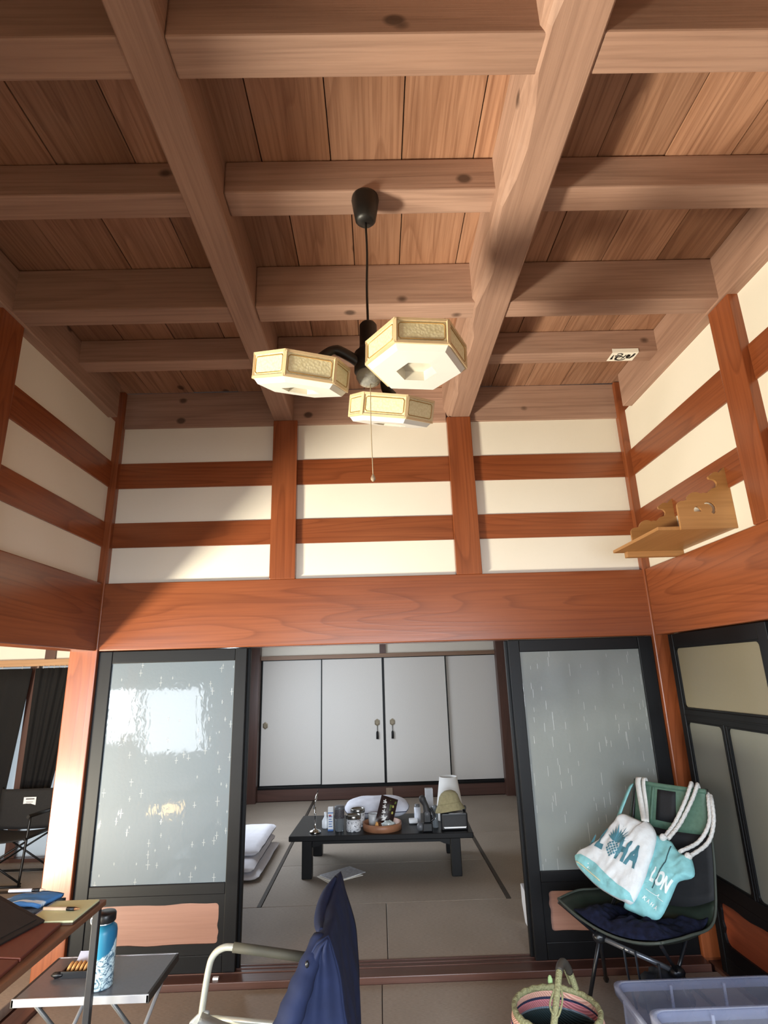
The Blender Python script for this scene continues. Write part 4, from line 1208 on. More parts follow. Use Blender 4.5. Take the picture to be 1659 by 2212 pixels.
# ---- the two bags: sacks whose outline lies in the leaning plane (P0; e1, e2)
P0 = Vector((1.38, -0.44, 0.74)); E1 = Vector((0.68496, -0.72834, 0.01874)); E2 = Vector((0.47828, 0.46890, 0.74255)); EN = Vector((-0.54962, -0.49965, 0.66953))
class Sack:
    def __init__(s, outline, c, thick, lift, seed):
        s.o = [Vector((a, b)) for a, b in outline]; s.c = Vector(c); s.t, s.lift, s.seed = thick, lift, seed
        pts = []
        k = len(s.o)
        for i in range(k):
            for j in range(4):
                t = j / 4
                a, b, c_, d = s.o[i - 1], s.o[i], s.o[(i + 1) % k], s.o[(i + 2) % k]
                q = 0.5 * ((2 * b) + (c_ - a) * t + (2 * a - 5 * b + 4 * c_ - d) * t * t + (3 * b - a - 3 * c_ + d) * t ** 3)
                pts.append(q)
        s.ring = pts
    def rad(s, p):
        d = Vector((p[0], p[1])) - s.c
        if d.length < 1e-6: return 0
        best = 1.0
        for i in range(len(s.ring)):
            a = s.ring[i] - s.c; b = s.ring[(i + 1) % len(s.ring)] - s.c
            den = d.x * (b.y - a.y) - d.y * (b.x - a.x)
            if abs(den) < 1e-9: continue
            t = (a.x * (b.y - a.y) - a.y * (b.x - a.x)) / den
            w = (a.x * d.y - a.y * d.x) / den
            if t > 0 and -0.001 <= w <= 1.001:
                best = 1 / t
        return min(1.0, best)
    def h(s, p, r=None):
        r = s.rad(p) if r is None else r
        w = noise.noise(Vector((p[0] * 16, p[1] * 12, s.seed))) * 0.5 + noise.noise(Vector((p[0] * 34 + p[1] * 20, p[1] * 9, s.seed + 3))) * 0.5
        w += 0.7 * abs(noise.noise(Vector((p[0] * 22 - p[1] * 13, p[1] * 7, s.seed + 9))))
        return math.sqrt(max(0.0, 1 - r ** 4)) * s.t * (1 + 0.25 * w) + 0.013 * w * (1 - r ** 8)
    def pt(s, p, hh): return P0 + E1 * p[0] + E2 * p[1] + EN * (hh + s.lift)
    def on(s, p, d=0.0025): return s.pt(p, s.h(p) + d)
    def body(s, keep=None, name='body', mt=None, parent=None):
        m = MB(); n = 14; k = len(s.ring)
        verts = []
        for j in range(n + 1):
            r = j / n
            for q in s.ring:
                p = s.c + (q - s.c) * r
                verts.append(s.pt(p, s.h(p, r)))
        for j in range(1, n + 1):
            r = 1 - j / n
            for q in s.ring:
                p = s.c + (q - s.c) * r
                verts.append(s.pt(p, -0.6 * s.h(p, r)))
        faces = [(j * k + i, j * k + (i + 1) % k, (j + 1) * k + (i + 1) % k, (j + 1) * k + i) for j in range(2 * n) for i in range(k)]
        return m.add(verts, faces, True)
    def patch(s, splines, name, mt, parent, d=0.0025, sub=0.012):
        v, f = curve_mesh(splines, 0.0008)
        bm = bmesh.new()
        vs = [bm.verts.new(p) for p in v]
        for q in f:
            try: bm.faces.new([vs[i] for i in q])
            except ValueError: pass
        bmesh.ops.triangulate(bm, faces=bm.faces)
        for _ in range(5):
            ed = [e for e in bm.edges if e.calc_length() > sub]
            if not ed: break
            bmesh.ops.subdivide_edges(bm, edges=ed, cuts=1)
            bmesh.ops.triangulate(bm, faces=bm.faces)
        bm.verts.index_update()
        MB().add([s.on((p.co.x, p.co.y), d + p.co.z) for p in bm.verts], [[q.index for q in fc.verts] for fc in bm.faces], True).build(name, mt, parent)
        bm.free()
    def text(s, ch, c, size, ang, sx, name, mt, parent, bold=0.0):
        v, f = text_mesh(ch, size, 0.0, bold)
        A = math.radians(ang)
        R2 = lambda p: (c[0] + p.x * sx * math.cos(A) - p.y * math.sin(A), c[1] + p.x * sx * math.sin(A) + p.y * math.cos(A))
        bm = bmesh.new()
        vs = [bm.verts.new((*R2(p), 0)) for p in v]
        for q in f:
            try: bm.faces.new([vs[i] for i in q])
            except ValueError: pass
        bmesh.ops.remove_doubles(bm, verts=bm.verts, dist=1e-6)
        bmesh.ops.triangulate(bm, faces=bm.faces)
        for _ in range(4):
            ed = [e for e in bm.edges if e.calc_length() > 0.012]
            if not ed: break
            bmesh.ops.subdivide_edges(bm, edges=ed, cuts=1)
            bmesh.ops.triangulate(bm, faces=bm.faces)
        bm.verts.index_update()
        MB().add([s.on((p.co.x, p.co.y), 0.003) for p in bm.verts], [[q.index for q in fc.verts] for fc in bm.faces], True).build(name, mt, parent)
        bm.free()
OA = [(-0.207, 0.02), (-0.173, 0.068), (-0.115, 0.056), (-0.057, 0.04), (-0.037, 0.048), (0.012, -0.012), (0.012, -0.1), (-0.001, -0.169), (-0.013, -0.24), (-0.049, -0.352), (-0.101, -0.353), (-0.153, -0.342), (-0.215, -0.322), (-0.255, -0.304), (-0.311, -0.27), (-0.357, -0.238), (-0.379, -0.199), (-0.368, -0.168), (-0.317, -0.13), (-0.274, -0.093), (-0.236, -0.03)]
OB = [(-0.02, 0.0), (0.034, -0.008), (0.068, -0.017), (0.092, -0.045), (0.127, -0.07), (0.158, -0.073), (0.177, -0.104), (0.186, -0.16), (0.147, -0.18), (0.117, -0.203), (0.099, -0.264), (0.081, -0.322), (0.055, -0.375), (0.006, -0.383), (-0.049, -0.376), (-0.110, -0.362), (-0.09, -0.327), (-0.05, -0.232), (-0.03, -0.123)]
canvas = plain('white_canvas', 'DCE2E4', 0.85, var=0.06, scale=30, bump=0.3)
aqua = plain('aqua_cloth', '86C4C9', 0.8, var=0.14, scale=26, bump=0.3)
teal = plain('teal_print', '4A7F8E', 0.8, var=0.08)
rope = plain('white_rope', 'D3D3D0', 0.85, var=0.15, scale=120, bump=0.6)
ta = empty('aloha_tote', P0, 0, 'white and aqua tote bag printed with pineapple and letters on camp chair', 'bag')
SA = Sack(OA, (-0.15, -0.14), 0.034, 0.040, 1.0)
SA.body().build('body', canvas, ta)
bot = [(-0.381, -0.19), (-0.34, -0.191), (-0.315, -0.197), (-0.247, -0.221), (-0.179, -0.266), (-0.115, -0.3), (-0.058, -0.321), (-0.046, -0.349), (-0.101, -0.351), (-0.153, -0.340), (-0.215, -0.320), (-0.255, -0.302), (-0.311, -0.268), (-0.355, -0.236), (-0.376, -0.20)]
SA.patch([bot], 'aqua_base', aqua, ta, 0.002, 0.02)
SA.text('A', (-0.300, -0.105), 0.085, -10, 0.35, 'letter', teal, ta, 0.006)
SA.text('L', (-0.238, -0.095), 0.150, -16, 0.55, 'letter', teal, ta, 0.007)
SA.text('H', (-0.118, -0.142), 0.150, -16, 0.50, 'letter', teal, ta, 0.007)
SA.text('A', (-0.064, -0.160), 0.145, -16, 0.50, 'letter', teal, ta, 0.007)
# pineapple: scales and leaves
ca, ra_, rb_ = Vector((-0.171, -0.138)), 0.036, 0.043
ang = math.radians(-14)
def pine(x, y): return (ca.x + x * math.cos(ang) - y * math.sin(ang), ca.y + x * math.sin(ang) + y * math.cos(ang))
sc_ = []
for i in range(-5, 6):
    for j in range(-6, 7):
        x = (i + 0.5 * (j % 2)) * 0.0180; y = j * 0.0095
        if (x / ra_) ** 2 + (y / rb_) ** 2 < 0.92:
            sc_.append([pine(x - 0.0068, y), pine(x, y - 0.0070), pine(x + 0.0068, y), pine(x, y + 0.0070)])
for q in sc_:
    pass
m = MB()
for q in sc_:
    m.add([SA.on(p, 0.003) for p in q], [(0, 1, 2, 3)])
m.build('pineapple_scales', teal, ta)['kind'] = 'stuff'
for k in range(11):
    a = math.radians(20 + 14 * k)
    L = 0.060 + 0.034 * math.sin(math.radians(14 * k + 20)) ** 2
    bx, by = 0.010 * math.cos(a), rb_ - 0.004
    tx, ty = bx + L * math.cos(a) * 0.75, by + L * math.sin(a)
    nx, ny = -math.sin(a) * 0.005, math.cos(a) * 0.005
    MB().add([SA.on(pine(bx - nx, by - ny), 0.003), SA.on(pine((bx + tx) / 2 - nx, (by + ty) / 2 - ny), 0.003), SA.on(pine(tx, ty), 0.003), SA.on(pine((bx + tx) / 2 + nx, (by + ty) / 2 + ny), 0.003), SA.on(pine(bx + nx, by + ny), 0.003)], [(0, 1, 2, 3, 4)]).build('pineapple_leaf', teal, ta)
# zip along the lower edge
zp = MB().tube([SA.on((-0.357 + 0.15 * t, -0.225 - 0.075 * t ** 1.1), 0.004) for t in [k / 12 for k in range(13)]], 0.004, 6)
zp.build('zip', plain('pale_zip', 'CBD3B9', 0.6), ta)
# straps: over the top edge of the back
def ribbon(path, w, name, mt, parent, side=Vector((0.70, -0.71, 0)), th=0.003):
    P = smooth_path(path, 5)
    m = MB()
    vs = []
    for p in P:
        vs += [p - side * w / 2, p + side * w / 2]
    m.add(vs, [(2 * i, 2 * i + 1, 2 * i + 3, 2 * i + 2) for i in range(len(P) - 1)], True)
    return m.build(name, mt, parent, solid=th)
topA = SA.pt((-0.05, 0.038), 0.012)
for k, (x, y, w) in enumerate(((1.393, -0.284, 0.028), (1.413, -0.304, 0.020))):
    ribbon([topA + Vector((0.01 * k, -0.01 * k, 0)), (x - 0.028, y - 0.050 + 0.01 * k, 0.86), (x - 0.014, y - 0.012, 0.955), (x, y, 0.984), (x + 0.016, y + 0.018, 0.965), (x + 0.02, y + 0.03, 0.88)], w, 'strap', plain('white_webbing', 'CFD2CF', 0.8, var=0.08, scale=90), ta)
topL = SA.pt((-0.195, 0.035), 0.0)
ribbon([topL, Vector(topL).lerp(Vector((1.372, -0.235, 0.945)), 0.5) + Vector((-0.01, 0, -0.01)), (1.372, -0.235, 0.945), (1.392, -0.225, 0.90)], 0.024, 'strap', aqua, ta, Vector((0.55, -0.55, 0.35)).normalized())
# second bag
tb = empty('aqua_beach_bag', P0, 0, 'aqua beach bag with white rope handles and white lettering on chair back', 'bag')
SB = Sack(OB, (0.045, -0.19), 0.030, 0.0, 8.0)
SB.body().build('body', aqua, tb)
wpr = plain('white_print', 'E3EFF0', 0.8, var=0.03)
for ch, c in (('L', (0.020, -0.205)), ('O', (0.052, -0.220)), ('N', (0.080, -0.238))):
    SB.text(ch, c, 0.088, -22, 0.48, 'letter', wpr, tb, 0.004)
for ch, c in (('K', (-0.008, -0.313)), ('A', (0.010, -0.323)), ('H', (0.027, -0.332)), ('A', (0.044, -0.341))):
    SB.text(ch, c, 0.024, -27, 0.8, 'letter', wpr, tb, 0.0008)
MB().tube([SB.on(p, 0.002) for p in smooth_path([Vector((x, y, 0)) for x, y in ((-0.007, -0.272), (0.015, -0.282), (0.042, -0.290), (0.053, -0.281), (0.049, -0.297), (0.073, -0.308))], 4)], 0.0016, 5).build('wave_line', wpr, tb)
MB().tube([SB.on(p, 0.002) for p in smooth_path([Vector((x, y, 0)) for x, y in ((0.078, -0.05), (0.070, -0.12), (0.045, -0.19), (0.02, -0.262))], 5)], 0.0022, 5).build('crease_cord', plain('dark_cord', '2B4A52', 0.8), tb)
def rope_t(path, name='rope_handle'):
    P = smooth_path(path, 8)
    for ph in (0, math.pi):
        Q = []
        for i, p in enumerate(P):
            d = (P[min(i + 1, len(P) - 1)] - P[max(i - 1, 0)]).normalized()
            a = d.orthogonal().normalized(); b = d.cross(a)
            Q.append(p)
        pass
    m = MB().tube(P, [0.0085 + 0.0014 * (i % 2) for i in range(len(P))], 8)
    return m.build(name, rope, tb)
e0 = SB.pt((0.035, -0.012), 0.012); e1_ = SB.pt((0.118, -0.068), 0.016); e2_ = SB.pt((0.155, -0.08), 0.004)
rope_t([e0, Vector((1.472, -0.452, 0.80)), Vector((1.535, -0.47, 0.905)), Vector((1.572, -0.468, 0.968)), Vector((1.590, -0.450, 0.978)), Vector((1.60, -0.44, 0.94))])
rope_t([e0 + E1 * 0.022, Vector((1.490, -0.468, 0.80)), Vector((1.555, -0.49, 0.905)), Vector((1.592, -0.490, 0.966)), Vector((1.610, -0.470, 0.974)), Vector((1.62, -0.46, 0.93))])
rope_t([e1_, Vector((1.535, -0.535, 0.735)), Vector((1.595, -0.545, 0.815)), Vector((1.618, -0.530, 0.90)), Vector((1.640, -0.495, 0.94))])
rope_t([e2_, Vector((1.565, -0.560, 0.735)), Vector((1.610, -0.560, 0.82)), Vector((1.630, -0.540, 0.90)), Vector((1.650, -0.500, 0.93))])
for q in (e0, e2_):
    lump(q + EN * 0.004, 0.015, (1.2, 1.0, 1.2), 3, 0.15, 8).build('rope_knot', rope, tb)

# ================================================================== WOVEN BASKET
bk_c = Vector((0.655, -0.985, 0.0))
wb_ = empty('woven_basket', bk_c, 0, 'round woven grass basket with pink striped inside and arched handle', 'basket')
straw = plain('olive_straw', '8F8E68', 0.75, var=0.2, scale=120, bump=0.6)
def weave(name, c1, c2):
    if name in MATS: return MATS[name]
    t = NT(name)
    w = t.n('ShaderNodeTexWave'); w.inputs['Scale'].default_value = 60; w.bands_direction = 'DIAGONAL'
    t.l(t.obj(), w.inputs['Vector'])
    t.l(t.mix(w.outputs['Fac'], lin(c1), lin(c2)), t.b.inputs['Base Color'])
    t.b.inputs['Roughness'].default_value = 0.8
    t.bump(w.outputs['Fac'], 0.5, 0.004)
    MATS[name] = t.m
    return t.m
bands = [(0.0, 0.16, 'bottom_band', weave('weave_dark', '15201F', '243431')), (0.16, 0.225, 'dark_band', weave('weave_teal', '16282C', '2A4247')),
         (0.225, 0.232, 'blue_band', weave('weave_blue', '6C7F93', '8896A3')), (0.232, 0.258, 'pink_band', weave('weave_pink', 'B4626E', 'D08C92')),
         (0.258, 0.268, 'navy_band', weave('weave_navy', '1E2340', '2E3350')), (0.268, 0.290, 'salmon_band', weave('weave_salmon', 'C98D7E', 'DDB39F')), (0.290, 0.300, 'top_band', weave('weave_olive', '76774E', '9A9A70'))]
def brad(z): return 0.115 + 0.065 * math.sin(min(1, z / 0.30) * math.pi * 0.72)
for z0, z1, nm, mt in bands:
    pr = [(brad(z0 + (z1 - z0) * k / 4), z0 + (z1 - z0) * k / 4) for k in range(5)]
    pr = pr + [(r - 0.010, z) for r, z in pr[::-1]]
    if z0 == 0.0: pr = [(0.0, 0.0)] + pr[:5] + pr[5:] + [(0.0, 0.006)]
    MB().lathe(pr, bk_c, 48).build(nm, mt, wb_)
rr = brad(0.30) - 0.005
MB().tube([bk_c + Vector((rr * math.cos(a), rr * math.sin(a), 0.302 + 0.002 * math.sin(a * 24))) for a in [2 * math.pi * k / 96 for k in range(96)]], 0.0105, 8, closed=True).build('rim', straw, wb_)
# handle
ha, hb = bk_c + Vector((0.118, 0.122, 0.305)), bk_c + Vector((-0.06, -0.155, 0.305))
top = Vector((0.700, -0.955, 0.438))
hpath = smooth_path([ha, ha.lerp(top, 0.5) + Vector((0.006, 0.01, 0.012)), top + Vector((0.012, 0.012, -0.004)), top + Vector((-0.014, -0.02, -0.004)), top.lerp(hb, 0.45) + Vector((0, 0, 0.016)), hb], 6)
MB().tube(hpath, 0.0125, 10).build('handle', straw, wb_)
leather = plain('dark_leather_wrap', '3B3630', 0.6, var=0.2)
MB().tube(hpath[6:21], 0.0150, 10).build('leather_wrap', leather, wb_)
MB().tube(smooth_path([top.lerp(hb, 0.40) + Vector((-0.010, -0.004, 0.014)), top.lerp(hb, 0.62) + Vector((-0.028, -0.012, 0.006)), top.lerp(hb, 0.80) + Vector((0.004, -0.012, 0.008)), top.lerp(hb, 0.62) + Vector((0.022, -0.004, 0.014)), top.lerp(hb, 0.38) + Vector((0.008, 0, 0.016))], 6), 0.004, 8).build('loop', straw, wb_)
MB().tube(smooth_path([ha + Vector((-0.05, 0.01, 0.10)), ha + Vector((-0.035, 0.012, 0.06)), ha + Vector((-0.02, 0.01, 0.015))], 5), 0.0045, 8).build('loop', straw, wb_)
lump(bk_c + Vector((0.028, 0.176, 0.316)), 0.011, (0.9, 0.6, 1.7), 3, 0.3, 8).build('tie', plain('pale_green_tie', 'A9C98E', 0.7), wb_)
o = empty('dark_bundle', bk_c, 0, 'dark blue cloth bundle inside the woven basket', 'cloth')
lump(bk_c + Vector((-0.035, 0.0, 0.105)), 0.060, (0.95, 0.85, 1.25), 9, 0.25).build('cloth', plain('blue_grey_cloth', '2C3546', 0.85, var=0.2, bump=0.3), o)
o = empty('grey_packet', bk_c, 0, 'grey packet tucked in the right side of the woven basket', 'packet')
MB().box(-0.012, 0.012, -0.05, 0.05, -0.09, 0.09, Matrix.Translation(bk_c + Vector((0.070, -0.03, 0.14))) @ Matrix.Rotation(math.radians(-35), 4, 'Y')).build('packet', plain('grey_packet', '85868A', 0.5), o, bevel=0.004)

# ================================================================== CLEAR STORAGE BOXES
cp = clear_plastic('clear_blue_plastic', 'B8BBC6', 0.17)
cpr = clear_plastic('clear_blue_rim', 'C3C7D6', 0.34)
def bin_(x0, x1, y0, y1, z1, label, name='storage_box', taper=0.03, ribs=2):
    o = empty(name, ((x0 + x1) / 2, (y0 + y1) / 2, 0.0), 0, label, 'box', 'clear plastic storage boxes')
    def rr_(ins, z, r=0.045):
        a, b, c, d = x0 + ins, x1 - ins, y0 + ins, y1 - ins
        out = []
        for cx, cy, a0 in ((b - r, d - r, 0), (a + r, d - r, 90), (a + r, c + r, 180), (b - r, c + r, 270)):
            for k in range(5):
                t = math.radians(a0 + 22.5 * k)
                out.append((cx + r * math.cos(t), cy + r * math.sin(t), z))
        return out
    def loft(rings):
        m = MB(); k = len(rings[0])
        m.add([p for q in rings for p in q], [(i * k + j, i * k + (j + 1) % k, (i + 1) * k + (j + 1) % k, (i + 1) * k + j) for i in range(len(rings) - 1) for j in range(k)], True)
        return m
    m = loft([rr_(taper, 0.004), rr_(0.0, z1)])
    m.build('wall', cp, o, solid=0.003)
    mb = MB(); k = 20; mb.add(rr_(taper, 0.004), [tuple(range(k))]); mb.build('base', cp, o, solid=0.003)
    loft([rr_(-0.001, z1 - 0.030), rr_(-0.016, z1 - 0.026), rr_(-0.018, z1), rr_(-0.002, z1 + 0.002)]).build('rim', cpr, o, solid=0.003)
    for k in range(ribs):
        x = x0 + (x1 - x0) * (k + 1) / (ribs + 1)
        MB().box(x - 0.005, x + 0.005, y1 - 0.010, y1 - 0.003, 0.05, z1 - 0.01).build('rib', cpr, o)
    MB().box(x0 - 0.022, x0 - 0.012, (y0 + y1) / 2 - 0.09, (y0 + y1) / 2 + 0.09, z1 - 0.085, z1 - 0.006).build('latch', cpr, o, bevel=0.006)
    return o
bin_(0.955, 1.62, -1.215, -0.815, 0.30, 'wide clear blue storage box in front of the green camp chair')
bin_(0.915, 1.52, -1.72, -1.262, 0.415, 'nearer taller clear blue storage box at the bottom right corner')
o = empty('brown_pouch', (1.05, -1.03, 0.008), 0, 'dark brown pouch inside the rear clear storage box', 'pouch')
lump((1.10, -1.04, 0.098), 0.075, (0.7, 0.8, 1.05), 6, 0.25).build('pouch', plain('dark_brown_leather', '33221C', 0.5), o)
o = empty('white_document', (1.00, -1.13, 0.01), 0, 'white papers standing at the left end of the rear clear storage box', 'paper')
MB().box(-0.006, 0.006, -0.11, 0.11, 0.0, 0.21, Matrix.Translation((1.008, -1.05, 0.012)) @ Matrix.Rotation(math.radians(-6), 4, 'Y')).build('sheaf', plain('cool_white_paper', 'CDD6EE', 0.6, var=0.03), o)

# ================================================================== FOLDING CHAIR WITH JACKET (centre)
fc = empty('folding_chair', (-0.42, -1.26, 0.0), 0, 'folding lounge chair with pale tube frame and olive armrest pads', 'chair')
tubem = plain('pale_alloy_tube', 'C2C3B6', 0.3, metal=0.45, var=0.05)
pad = plain('olive_foam_pad', '3F3E35', 0.7, var=0.12)
webb = plain('pale_sling', 'B9C4C8', 0.8, var=0.08, scale=60, bump=0.2)
for y in (-1.0, -1.54):
    fr_pts = [(-0.728, y, 0.0), (-0.715, y, 0.20), (-0.700, y, 0.36), (-0.684, y, 0.48), (-0.668, y, 0.525), (-0.635, y, 0.548), (-0.590, y, 0.550), (-0.46, y, 0.531), (-0.30, y, 0.505), (-0.195, y, 0.490)]
    MB().tube(smooth_path(fr_pts, 5), 0.0125, 12).build('arm_tube', tubem, fc)
    MB().tube([(-0.592, y, 0.550), (-0.50, y, 0.537), (-0.40, y, 0.522), (-0.26, y, 0.500)], 0.0175, 14).build('armrest_pad', pad, fc)
    MB().tube(smooth_path([(-0.255, y, 0.28), (-0.222, y, 0.46), (-0.196, y, 0.64), (-0.184, y, 0.752)], 5), 0.012, 10).build('back_post', tubem, fc)
    lump((-0.184, y, 0.757), 0.0125, (1, 1, 1), 1, 0.0, 8).build('end_cap', plain('pale_cap', 'BDBDB6', 0.4), fc)
    MB().tube([(-0.69, y, 0.325), (-0.45, y, 0.30), (-0.20, y, 0.275)], 0.011, 10).build('seat_rail', tubem, fc)
    MB().tube([(-0.60, y, 0.31), (-0.06, y, 0.0)], 0.012, 10).build('rear_leg', tubem, fc)
    MB().prism([(-0.775, 0.20), (-0.69, 0.20), (-0.672, 0.345), (-0.70, 0.352), (-0.745, 0.315)], 0.02, ((0, y + 0.010, 0), (1, 0, 0), (0, 0, 1))).build('bracket', plain('grey_bracket', 'A5A8A6', 0.5), fc, bevel=0.006)
MB().grid(lambda u, v: (-0.695 + 0.44 * u, -1.52 + 0.50 * v, 0.352 - 0.05 * math.sin(math.pi * u) - 0.02 * math.sin(math.pi * v) - 0.02 * u), 14, 10).build('seat_sling', webb, fc, solid=0.004)
MB().grid(lambda u, v: (-0.248 + 0.062 * u - 0.0 * v, -1.52 + 0.50 * v, 0.31 + 0.43 * u), 10, 10).build('back_sling', webb, fc, solid=0.004)
MB().tube([(-0.184, -1.54, 0.74), (-0.184, -1.0, 0.74)], 0.010, 10).build('top_bar', tubem, fc)
MB().tube([(-0.728, -1.54, 0.02), (-0.728, -1.0, 0.02)], 0.010, 10).build('cross_bar', tubem, fc)
# jacket draped over the back
jk = empty('navy_jacket', (-0.186, -1.27, 0.76), 0, 'navy blue jacket draped over the back of the folding chair', 'jacket')
jm = plain('navy_shell', '1B233E', 0.8, var=0.14, scale=18, bump=0.12, spec=0.2)
def jacket(u, v):
    """u across: front hem - ridge - back hem; v from the far post to the near post"""
    y = -0.965 - 0.60 * v
    s_ = (u - 0.5) * 2                      # -1 front hem .. 1 back hem
    a = abs(s_)
    ridge_x = -0.184; ridge_z = 0.782 - 0.012 * math.sin(v * math.pi) + 0.0 * v
    far = 1 - v
    if s_ < 0:
        drop = (0.44 + 0.06 * v) * a
        out = 0.010 + (0.045 + 0.16 * v) * a ** 0.9 + 0.030 * math.sin(math.pi * a) * (0.4 + v)
        x = ridge_x - out
    else:
        drop = 0.50 * a
        out = 0.010 + 0.075 * a ** 0.85 + 0.020 * math.sin(math.pi * a)
        x = ridge_x + out
    w = 0.010 * a * math.sin(v * 17 + s_ * 3 + 1.2) + 0.004 * a * math.sin(v * 33 + s_ * 6) + 0.012 * noise.noise(Vector((v * 5, s_ * 4, 2.0)))
    x += w * (1 if s_ < 0 else 0.7)
    z = ridge_z - drop + (0.018 * a ** 6 if a < 0.12 else 0)
    if a < 0.08: z += 0.004
    return (x, y + 0.02 * noise.noise(Vector((s_ * 3, v * 3, 5))), z)
MB().grid(jacket, 60, 36).build('body', jm, jk, solid=0.006)
def endcap(v, ylean):
    P = [Vector(jacket(k / 40, v)) for k in range(41)]
    def f(u, t):
        i = u * 20
        a = P[int(min(20, i))] if i == int(i) else P[int(i)].lerp(P[int(i) + 1], i - int(i))
        j = 40 - i
        b = P[int(j)] if j == int(j) else P[int(j)].lerp(P[min(40, int(j) + 1)], j - int(j))
        p = a.lerp(b, t)
        p.y += ylean * math.sin(math.pi * t) * (1 - 0.7 * u) * (1 + 0.5 * math.sin(t * 14 + u * 5))
        return p
    return MB().grid(f, 24, 20)
endcap(1.0, -0.045).build('sleeve_end', jm, jk, solid=0.005)
# hood / collar fold and a sleeve hanging at the near front
slv = smooth_path([(-0.205, -1.50, 0.765), (-0.238, -1.565, 0.700), (-0.275, -1.60, 0.62), (-0.315, -1.615, 0.53), (-0.345, -1.62, 0.42)], 6)
MB().tube(slv, [0.030 + 0.022 * math.sin(min(1.0, k / 14) * 1.57) + 0.003 * math.sin(k * 1.7) for k in range(len(slv))], 16, flat=0.7).build('sleeve', jm, jk)
cl = smooth_path([(-0.190, -1.03, 0.786), (-0.215, -1.12, 0.765), (-0.225, -1.24, 0.748), (-0.218, -1.36, 0.745), (-0.205, -1.46, 0.765)], 6)
MB().tube(cl, [0.008 + 0.018 * math.sin(math.pi * k / (len(cl) - 1)) for k in range(len(cl))], 10, flat=0.8).build('hood_roll', jm, jk)
lump((-0.232, -1.605, 0.735), 0.006, (1, 1, 1.6), 1, 0.1, 8).build('drawstring_toggle', black_pl, jk)

# ================================================================== SMALL GREY TABLE (left)
st = empty('folding_side_table', (-1.17, -0.82, 0.0), 0, 'small grey folding table with silver rim and crossed thin legs', 'table')
x0, x1, y0, y1, zt = -1.435, -0.912, -0.990, -0.650, 0.400
greyt = plain('grey_laminate', '66676C', 0.34, var=0.05, scale=90, coat=0.2)
silver = plain('silver_edge', 'B9BCC2', 0.3, metal=0.6, var=0.04)
B(x0 + 0.006, x1 - 0.006, y0 + 0.006, y1 - 0.006, zt - 0.014, zt).build('top_board', greyt, st, bevel=0.002)
B(x0, x1, y0, y0 + 0.008, zt - 0.026, zt + 0.002).build('front_edge', silver, st, bevel=0.002)
B(x0, x1, y1 - 0.008, y1, zt - 0.026, zt + 0.002).build('rear_edge', silver, st, bevel=0.002)
B(x1 - 0.010, x1 + 0.002, y0, y1, zt - 0.028, zt + 0.001).build('side_edge', plain('dark_edge', '2A2725', 0.5), st, bevel=0.002)
B(x0 - 0.002, x0 + 0.010, y0, y1, zt - 0.028, zt + 0.001).build('side_edge', MATS['dark_edge'], st, bevel=0.002)
for xx in ((x0 + 0.10, x1 - 0.30), (x1 - 0.16, x0 + 0.22)):
    pass
for k, x in enumerate((x0 + 0.13, x1 - 0.10)):
    for y_ in (-0.96, -0.68):
        pass
    MB().tube([(x - 0.055, -0.965, zt - 0.022), (x + 0.085, -0.70, 0.0)], 0.008, 8).build('leg', plain('grey_leg', '5A5A5A', 0.4, metal=0.4), st)
    MB().tube([(x + 0.070, -0.68, zt - 0.022), (x - 0.03, -0.95, 0.0)], 0.008, 8).build('leg', silver, st)
# bottle
bo = Vector((-1.137, -0.912, zt + 0.001))
wb2 = empty('water_bottle', bo, 0, 'blue insulated bottle with white wave print and black cap on grey table', 'bottle')
t = NT('bottle_print')
sep = t.n('ShaderNodeSeparateXYZ'); t.l(t.obj(), sep.inputs[0])
n1 = t.noise(t.mapping(t.obj(), (9, 9, 5)), 1.0, 2)
n2 = t.noise(t.obj(), 48, 4, 0.7, 1.5)
edge = t.math('ADD', sep.outputs[2], t.math('MULTIPLY', t.math('SUBTRACT', n1, 0.5), 0.22))
blue = t.mix(t.ramp(sep.outputs[0], -0.05, 0.05), lin('2FA3C8'), lin('1F5E86'))
wav = t.mix(t.ramp(n2, 0.48, 0.56), lin('CFE6EE'), lin('4A6E86'))
t.l(t.mix(t.ramp(edge, 0.040, 0.034), blue, wav), t.b.inputs['Base Color'])
t.b.inputs['Roughness'].default_value = 0.38
MB().lathe([(0.0, 0.0), (0.046, 0.0), (0.0495, 0.004), (0.0495, 0.188), (0.046, 0.203), (0.035, 0.213), (0.029, 0.216), (0.0, 0.216)], bo, 36).build('body', t.m, wb2)
MB().lathe([(0.028, 0.214), (0.028, 0.226), (0.0, 0.226)], bo, 28).build('neck', silver, wb2)
MB().lathe([(0.0, 0.222), (0.037, 0.222), (0.040, 0.226), (0.040, 0.250), (0.036, 0.256), (0.0, 0.256)], bo, 28).build('cap', black_pl, wb2)
MB().tube(smooth_path([bo + Vector((-0.034, 0.0, 0.23)), bo + Vector((-0.055, 0.0, 0.235)), bo + Vector((-0.055, 0.0, 0.215)), bo + Vector((-0.034, 0, 0.21))], 4), 0.004, 6).build('cap_loop', silver, wb2)
